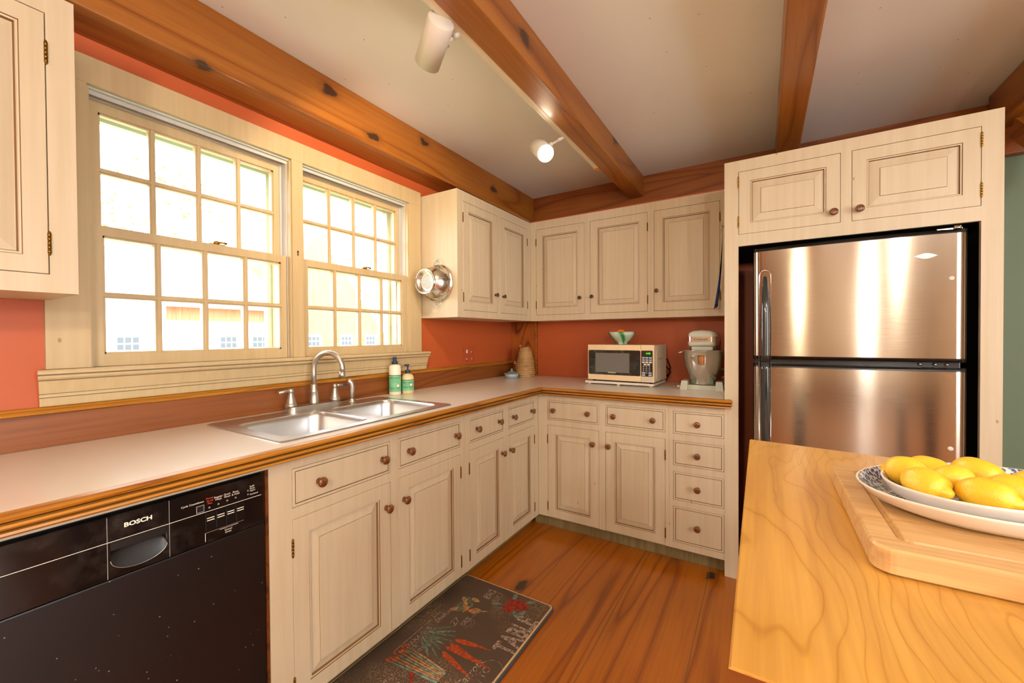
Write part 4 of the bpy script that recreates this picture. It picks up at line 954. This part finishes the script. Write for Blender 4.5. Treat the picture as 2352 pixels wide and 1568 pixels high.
# ------------------------------------------------------------------ spotlights and track
b = B(); b.box((.950, -5.5, 2.262), (.9815, -.56, 2.285), 'track_cream', bev=.002); b.box((.955, -5.5, 2.2605), (.961, -.57, 2.262), 'lamp_white'); tk = obj('lighting_track', b); tag(tk, 'long cream lighting track along the side of the middle ceiling beam', 'track')
b = B(); b.box((.949, -.56, 2.259), (.9812, -.515, 2.283), 'clip_orange', bev=.002); obj('end_cap', b, tk)
def spot(center, axis, label, mount, on, energy):
    axis = Vector(axis).normalized(); c_ = Vector(center); Lh = .075; r_ = .0435
    t = thing('spotlight', tuple(c_), label, 'spotlight')
    up = Vector((0, 0, 1)); xx = up.cross(axis).normalized(); yy = axis.cross(xx)
    MM = Matrix((xx, yy, axis)).transposed().to_4x4(); MM.translation = c_
    b = B(MM); b.lathe([(0, -Lh), (r_ - .003, -Lh), (r_, -Lh + .003), (r_, Lh), (r_ - .002, Lh), (r_ - .0025, -Lh + .02), (0, -Lh + .02)], 'lamp_white', n=40, mats=['lamp_white'] * 4 + ['lamp_inside'] * 2); obj('lamp_shade', b, t)
    b = B(MM); b.lathe([(.012, -Lh + .022), (.018, -.03), (.034, Lh - .028), (.037, Lh - .014), (.030, Lh - .006), (.015, Lh - .002), (0, Lh - .001)], 'bulb_glow' if on else 'lamp_inside', n=28); obj('bulb', b, t)
    mo = Vector(mount); side = (mo - c_); side = (side - axis * side.dot(axis)).normalized(); k = c_ + side * (r_ + .010) - axis * (-.0)
    b = B(); b.tube([c_ + side * r_, k], .006, 'lamp_white', 10); b.tube([k + Vector((0, 0, -.01)), k + Vector((0, 0, .01))], .010, 'lamp_white', 12)
    mid = k.lerp(mo, .55); b.tube([k, mid], .0055, 'lamp_white', 10); b.tube([mid, mo], .0085, 'lamp_white', 12); obj('arm', b, t)
    l = lamp('spotlight_beam', 'SPOT', (0, 0, 0), energy, (1, .78, .50), .03, spot_size=R(95), spot_blend=.5)
    l.parent = t; ml = Matrix((xx, -yy, -axis)).transposed(); l.rotation_euler = ml.to_euler(); l.location = axis * (Lh + .004)
    return t
spot((.905, -1.938, 2.212), (-.82, .43, -.39), 'cream cylinder spotlight nearest the camera, turned toward the window wall', (.957, -1.872, 2.262), True, 32)
spot((.8585, -1.0758, 2.200), (.092, -.084, -.094), 'glowing cream cylinder spotlight farther along the track, aimed at the room', (.955, -1.02, 2.262), True, 45)

# ------------------------------------------------------------------ kitchen island
isl = thing('kitchen_island', (2.4, -2.1, 0), 'kitchen island table with a thick honey-coloured maple top', 'island')
IZ = .93
top = [(1.803, -1.587), (3.05, -1.73), (3.05, -2.54), (1.8105, -2.5515)][::-1]
b = B(); b.prism(top, IZ - .045, IZ, 'island_wood')
for f_ in b.bm.faces:
    if abs(f_.calc_center_median().y + 2.546) < .012: f_.material_index = b.mi('island_dark')
es = [e for e in b.bm.edges if all(abs(v.co.z - IZ) < 1e-4 for v in e.verts)]; r = bmesh.ops.bevel(b.bm, geom=es, offset=.002, segments=2, affect='EDGES'); obj('tabletop', b, isl)
b = B(); b.box((1.835, -2.52, .78), (3.0, -2.498, IZ - .0455), 'island_dark'); b.box((1.835, -1.76, .78), (3.0, -1.74, IZ - .0455), 'island_dark'); b.box((1.835, -2.497, .78), (1.857, -1.761, IZ - .0455), 'island_dark'); b.box((2.98, -2.497, .78), (3.0, -1.761, IZ - .0455), 'island_dark'); obj('apron_frame', b, isl)
for x in (1.875, 2.96):
    for y in (-2.46, -1.80):
        b = B(); b.prism(rrect(x - .035, x + .035, y - .035, y + .035, .004, 2), 0.001, .779, 'island_dark'); obj('leg', b, isl)
b = B(); b.box((1.9, -2.45, .25), (2.93, -1.81, .27), 'island_dark'); obj('shelf', b, isl)

# cutting board
cb = thing('cutting_board', (2.2, -2.09, IZ), 'thick maple cutting board with a juice groove on the island', 'cutting board')
bx0, bx1, by0, by1 = 1.958, 2.50, -2.288, -1.895
b = B(); rr = rrect(bx0, bx1, by0, by1, .022, 6); z0, z1 = IZ + .0008, IZ + .035
def rp(i, z): return [b.v((x, y, z)) for x, y in rrect(bx0 + i, bx1 - i, by0 + i, by1 - i, max(.004, .022 - i * .3), 6)]
R8 = [rp(.004, z0), rp(.0, z0 + .003), rp(0, z1 - .003), rp(.003, z1), rp(.030, z1), rp(.0315, z1 - .004), rp(.035, z1 - .006), rp(.0385, z1 - .004), rp(.040, z1)]
for a, c2 in zip(R8, R8[1:]):
    for i in range(len(a)): b.f([a[i], a[(i + 1) % len(a)], c2[(i + 1) % len(a)], c2[i]], 'board_wood', False)
b.f(R8[-1], 'board_wood'); b.f(R8[0][::-1], 'board_wood'); obj('board', b, cb)
b = B(); b.box((2.10, by0 - .0008, z0 + .0005), (2.30, by0 + .012, z0 + .010), 'island_dark', bev=.003); o = obj('finger_groove', b, cb)
# stacked oval platters
def platter(name, c, th, a, bb, zb, zrim, label, inner_mat):
    M_ = Matrix.Translation((c[0], c[1], 0)) @ Matrix.Rotation(R(th), 4, 'Z')
    t = thing(name, (c[0], c[1], zb), label, 'platter', 'oval platters on the cutting board')
    n = 72; h = zrim - zb
    def ov(f_, d, z): return [b.v((((a - d) * f_) * math.cos(2 * math.pi * i / n), ((bb - d) * f_) * math.sin(2 * math.pi * i / n), z)) for i in range(n)]
    b = B(M_); s_ = [ov(.70, 0, zb + .0), ov(.74, 0, zb), ov(.78, 0, zb + .002), ov(.92, 0, zb + h * .42), ov(.985, 0, zb + h * .86), ov(1, 0, zrim - .001), ov(1, .001, zrim), ov(1, .003, zrim - .0005)]
    for p_, q in zip(s_[1:], s_[2:]):
        for i in range(n): b.f([p_[i], p_[(i + 1) % n], q[(i + 1) % n], q[i]], 'platter_white', True)
    b.f(s_[1][::-1], 'platter_white'); [b.bm.verts.remove(v) for v in s_[0]]; obj('body', b, t)
    b = B(M_); s_ = [ov(1, .003, zrim - .0005), ov(.975, .003, zb + h * .88), ov(.91, .003, zb + h * .48), ov(.79, 0, zb + .0045), ov(.3, 0, zb + .004)]
    for p_, q in zip(s_, s_[1:]):
        for i in range(n): b.f([p_[i], p_[(i + 1) % n], q[(i + 1) % n], q[i]], inner_mat, True)
    b.f(s_[-1], inner_mat); o = obj('decorated_face', b, t); o['label'] = 'blue patterned glaze inside'
    return t
platter('oval_platter', (2.152, -2.062), 25, .192, .136, z1 + .0006, z1 + .033, 'large oval blue and white platter lying directly on the cutting board', 'platter_blue')
platter('oval_platter', (2.138, -2.058), 36, .150, .108, z1 + .0056, z1 + .041, 'smaller oval blue and white platter nested on top, holding the lemons', 'platter_blue')
def lemon_mesh(seed):
    rnd = random.Random(seed); b = B(); n, mrow = 28, 22; L, r0 = .041, .0312; ph = [rnd.uniform(0, 6) for _ in range(6)]; rows = []
    for j in range(mrow + 1):
        u = -1 + 2 * j / mrow; x = L * u; r = r0 * (max(0, 1 - abs(u) ** 2.3)) ** .62
        if u > .72: r = max(r * .75, .0078 * math.sqrt(max(0, (1.0 - u) / .28)) + .001 if u < 1 else 0)
        if u < -.85: r = max(r, .0085 * math.sqrt(max(0, (1 + u) / .15)))
        x *= 1.0 + (.08 if u > .9 else 0)
        row = []
        for i in range(n):
            a = 2 * math.pi * i / n; rr_ = r * (1 + .025 * math.sin(2 * a + ph[0] + u * 2) + .02 * math.sin(3 * a + ph[1] - u * 3) + .012 * math.sin(5 * a + ph[2] + u * 6))
            row.append(b.v((x, rr_ * math.cos(a), rr_ * math.sin(a))))
        rows.append(row)
    for p_, q in zip(rows, rows[1:]):
        for i in range(n): b.f([p_[i], p_[(i + 1) % n], q[(i + 1) % n], q[i]], 'lemon_skin', True)
    b.f(rows[0], 'lemon_skin', True); b.f(rows[-1], 'lemon_skin', True); bmesh.ops.remove_doubles(b.bm, verts=b.bm.verts, dist=1e-5); fin(b)
    me = bpy.data.meshes.new('lemon'); b.bm.to_mesh(me); b.bm.free(); me.materials.append(MATS['lemon_skin']); return me
LM = [lemon_mesh(i) for i in range(3)]
LZ = z1 + .0105 + .0255
LEM = [ # x, y, dz, yaw, pitch, roll, scale, label
 ((2.038, -2.060, .008), (10, 8, 150), .80, 'leftmost lemon on the platter, its pale tip pointing to the left rim'),
 ((2.049, -2.114, .004), (40, 6, -52), .84, 'second lemon from the left in the front row, its tip pointing down to the right'),
 ((2.109, -2.129, .003), (70, 4, -34), .88, 'large lemon at the front centre of the platter with its tip to the right'),
 ((2.090, -2.076, .009), (20, 0, 28), .72, 'small lemon in the middle of the pile, half hidden behind the front row'),
 ((2.076, -2.020, .004), (0, 6, -28), .80, 'lemon at the back left of the pile, against the island top'),
 ((2.134, -2.016, .006), (80, 10, -52), .90, 'large lemon at the back of the pile with a blunt end to the left'),
 ((2.150, -2.083, .003), (30, 0, -30), .82, 'lemon at the right edge of the picture, behind the large front one'),
 ((2.194, -2.036, .003), (0, 5, -20), .82, 'rearmost lemon cut by the right edge of the picture'),
]
for k, ((x, y, dz), (ro, pi_, ya_), sc_, lb_) in enumerate(LEM):
    o = bpy.data.objects.new('lemon', LM[k % 3]); COL.objects.link(o); o.location = (x, y, LZ + dz); o.rotation_euler = (R(ro), R(pi_), R(ya_)); o.scale = (sc_ * .96, sc_ * .93, sc_ * .93)
    tag(o, lb_, 'lemon', 'lemons on the oval platter')

# ------------------------------------------------------------------ kitchen mat
km = thing('kitchen_mat', (.8, -1.78, .001), 'dark brown printed kitchen floor mat with vegetable drawings in front of the sink', 'mat')
b = B(); o_ = rrect(.524, 1.035, -2.25, -1.306, .025, 6); i_ = rrect(.530, 1.029, -2.244, -1.312, .021, 6); i2 = rrect(.535, 1.021, -2.238, -1.318, .017, 6)
L0 = [b.v((x, y, .0012)) for x, y in o_]; L1 = [b.v((x, y, .009)) for x, y in o_]; L2 = [b.v((x, y, .0135)) for x, y in i_]; L3 = [b.v((x, y, .014)) for x, y in i2]; n = len(L0)
for A_, B_, mt in ((L0, L1, 'mat_side'), (L1, L2, 'mat_side'), (L2, L3, 'mat_edge')):
    for i in range(n): b.f([A_[i], A_[(i + 1) % n], B_[(i + 1) % n], B_[i]], mt)
b.f(L3, 'mat_rubber'); b.f(L0[::-1], 'mat_side'); obj('mat', b, km)
def MT(x, y, z=.0142, rot=0): return Matrix.Translation((x, y, z)) @ Matrix.Rotation(R(90 + rot), 4, 'Z')
b = B(); ch = 'mat_chalk'
text(b, 'TABLE', .128, ch, MT(1.018, -1.662), sx=.62, bold=.004)
text(b, 'BIG', .052, ch, MT(.748, -1.425), sx=.9); text(b, 'BEEF', .024, ch, MT(.782, -1.425)); text(b, 'Shallots', .034, ch, MT(.652, -1.665), shear=.2)
text(b, '27', .045, ch, MT(.725, -1.645), shear=.2); text(b, 'ASPARAGUS', .030, ch, MT(.650, -1.862), sx=1.0); text(b, '1923', .022, ch, MT(.70, -1.84)); text(b, 'X X X', .018, ch, MT(.672, -1.85))
text(b, 'Carrots', .045, ch, MT(.945, -1.88), shear=.3); text(b, 'Knights', .034, ch, MT(.705, -2.05), shear=.1); text(b, 'E S T.', .03, ch, MT(.745, -2.02))
text(b, 'TO', .04, ch, MT(.985, -1.80)); text(b, 'from the farm', .017, ch, MT(.80, -1.46, rot=-70), shear=.3); text(b, 'HERBS', .07, ch, MT(.66, -2.2), sx=.8)
text(b, 'the garden fresh', .014, ch, MT(.76, -1.62)); text(b, 'organic', .02, ch, MT(.745, -1.625)); text(b, 'FARM', .05, ch, MT(.83, -2.2)); text(b, 'FRESH MARKET', .03, ch, MT(.96, -2.21))
def loop(x, y, rx, ry, w=.0016): b.tube([(x + rx * math.cos(t), y + ry * math.sin(t), .0138) for t in [2 * math.pi * i / 24 for i in range(24)]], w * .5, ch, 4, close=True)
loop(.765, -1.60, .026, .03); loop(.765, -1.60, .014, .018); loop(.985, -1.76, .045, .055)
b.box((.612, -1.87, .0139), (.614, -1.60, .0143), ch); b.box((.656, -1.87, .0139), (.658, -1.70, .0143), ch); b.box((.70, -1.36, .0139), (.79, -1.358, .0143), ch); b.box((.788, -1.44, .0139), (.79, -1.36, .0143), ch)
obj('chalk_lettering', b, km)
ZK = [0]
def blob(b, x, y, rx, ry, mt, z=.0145, rot=0, n=24, k=0, amp=.0, pw=1):
    pts = []; ZK[0] += 1; z = z + (ZK[0] % 12) * .00006
    for i in range(n):
        a = 2 * math.pi * i / n; q = 1 + amp * math.sin(k * a); px, py = rx * q * math.cos(a), ry * q * math.copysign(abs(math.sin(a)) ** pw, math.sin(a)); c_, s__ = math.cos(R(rot)), math.sin(R(rot)); pts.append((x + px * c_ - py * s__, y + px * s__ + py * c_))
    b.prism(pts, .0139, z, mt)
b = B(); blob(b, .905, -1.385, .030, .034, 'print_red', k=3, amp=.04); blob(b, .862, -1.42, .030, .033, 'print_red', .0148, k=4, amp=.04); blob(b, .855, -1.375, .022, .026, 'print_red', .0144)
for x, y, r_ in ((.80, -1.43, 20), (.845, -1.345, 100), (.93, -1.345, 50), (.91, -1.45, 140), (.93, -1.43, 80)): blob(b, x, y, .028, .010, 'print_teal', .0150, r_, pw=1.6)
obj('tomato_print', b, km)
b = B()
CR = [(-1.775, .772, .95, -14), (-1.750, .768, .925, 4), (-1.726, .770, .965, -8), (-1.703, .775, .935, 10), (-1.742, .790, .985, -2)]
for q, (y, xa, xb, sk_) in enumerate(CR):
    L_ = xb - xa; ys = [0, .011, .0125, .011, .008, .004, .0]; P1 = []; P2 = []
    for i_k, hw_ in enumerate(ys): xx = xa + L_ * (i_k / 6) ** 1.2; yy = y + math.sin(R(sk_)) * L_ * (i_k / 6); P1.append((xx, yy - hw_)); P2.append((xx, yy + hw_))
    b.prism(P1 + P2[-2:0:-1], .0139, .0146 + q * .0002, 'print_orange')
for k in range(14): blob(b, .715 - .03 * (k % 2) + .004 * (k % 3), -1.80 + k * .0095, .034 + .012 * (k % 3), .0045, 'print_green' if k % 3 else 'print_teal', .0144, -38 + k * 6, k=9, amp=.3)
obj('carrot_print', b, km)
b = B(); blob(b, .742, -1.522, .028, .018, 'print_tan', .0146, 30, pw=1.2); blob(b, .722, -1.53, .013, .016, 'print_red', .0148, 30); blob(b, .775, -1.505, .02, .004, 'print_tan', .0146, 30)
obj('radish_print', b, km)
b = B()
for k in range(9): blob(b, .655 + .022 * (k % 3), -1.555 + k * .012, .024, .011, 'print_green' if k % 2 else 'print_tan', .0146, 60 + k * 14, pw=1.3)
obj('radish_leaves_print', b, km)
b = B()
for k in range(8):
    y0_ = -1.915 + k * .013; y1_ = -1.895 + k * .007; b.tube([(.625 + .01 * (k % 3), y0_, .0139), (.75, (y0_ + y1_) / 2, .0139), (.855 - .008 * (k % 2), y1_, .0139)], [.0025, .005, .006], 'print_teal' if k % 3 == 0 else 'print_tan', 5)
    blob(b, .628 + .01 * (k % 3), y0_, .016, .005, 'print_orange', .0152)
b.box((.742, -1.92, .0139), (.760, -1.835, .0162), 'print_red'); blob(b, .765, -1.93, .018, .007, 'print_red', .016, -50); blob(b, .785, -1.87, .018, .007, 'print_red', .016, 30)
obj('asparagus_print', b, km)

# ------------------------------------------------------------------ outdoors
b = B(); b.box((-60, -40, -.75), (-.16, 60, -.7), 'grass'); o = obj('lawn', b); o['kind'] = 'structure'
ba = thing('barn', (-16, 4, -.7), 'red wooden barn with white windows seen through the kitchen windows', 'barn')
b = B(); b.box((-20, -6, -.7), (-12, 5.2, 2.15), 'siding_white'); b.box((-12.0, 1.6, 1.75), (-11.97, 5.2, 2.2), 'barn_wood'); obj('wall', b, ba)
b = B(Matrix(((0, 0, 1, -12.4), (1, 0, 0, 0), (0, 1, 0, 0), (0, 0, 0, 1)))); b.prism([(5.25, -.7), (11.5, -.7), (8.9, 1.6), (6.1, 5.0), (5.25, 4.0)], -6, .4, 'barn_wood')
obj('wall', b, ba)
b = B(); 
P = [b.v(p) for p in ((-11.6, -6.2, 2.1), (-11.6, 5.25, 2.1), (-16, 5.25, 4.2), (-16, -6.2, 4.2), (-11.6, -6.2, 2.2), (-11.6, 5.25, 2.2), (-16, 5.25, 4.3), (-16, -6.2, 4.3))]
for q in ((0, 1, 2, 3), (4, 5, 6, 7), (0, 1, 5, 4), (2, 3, 7, 6), (0, 3, 7, 4), (1, 2, 6, 5)): b.f([P[i] for i in q], 'shingle')
obj('roof', b, ba)
for y in (-1.4, .80, 3.1, 4.0, 5.85, 7.2, 8.35):
    b = B(); b.box((-11.985, y - .30, .7), (-11.95, y + .30, 1.36), 'siding_white'); wdw = obj('window', b, ba)
    b = B()
    for i in range(3):
        for j in range(3): b.box((-11.955, y - .22 + i * .15, .78 + j * .18), (-11.945, y - .10 + i * .15, .92 + j * .18), 'dark_pane')
    obj('pane', b, wdw)
def tree(x, y, h, seed, label, leaf, nl=500):
    rnd = random.Random(seed); t = thing('tree', (x, y, -.7), label, 'tree')
    b = B(); tips = []
    def br(p, d, L_, r, k):
        q = p + d * L_; mid = p + d * L_ * .5 + Vector((rnd.uniform(-.1, .1), rnd.uniform(-.1, .1), rnd.uniform(-.05, .1))) * L_ * .6
        b.tube([p, mid, q], [r, r * .8, r * .55], 'bark', 6)
        if k == 0: tips.append(q); tips.append(mid); return
        for _ in range(3):
            nd = (d + Vector((rnd.uniform(-.9, .9), rnd.uniform(-.9, .9), rnd.uniform(-.25, .45)))).normalized(); br(q, nd, L_ * .72, r * .55, k - 1)
    br(Vector((x, y, -.7)), Vector((0, 0, 1)), h * .33, .085, 4); obj('trunk', b, t)
    b = B()
    for _ in range(nl):
        p = rnd.choice(tips) + Vector((rnd.gauss(0, .25), rnd.gauss(0, .25), rnd.gauss(0, .2))); s__ = rnd.uniform(.03, .06); u_ = Vector((rnd.uniform(-1, 1), rnd.uniform(-1, 1), rnd.uniform(-1, 1))).normalized(); w_ = u_.orthogonal().normalized()
        b.f([b.v(p - u_ * s__), b.v(p + w_ * s__ * .6), b.v(p + u_ * s__), b.v(p - w_ * s__ * .6)], leaf)
    o = obj('foliage', b, t, recalc=False); o['kind'] = 'stuff'
tree(-9.5, -.6, 6.5, 3, 'bare autumn tree with few orange leaves outside the left window', 'leaf_orange')
tree(-8.8, 7.3, 5.0, 9, 'green-leaved tree at the right edge of the right window', 'leaf_green')
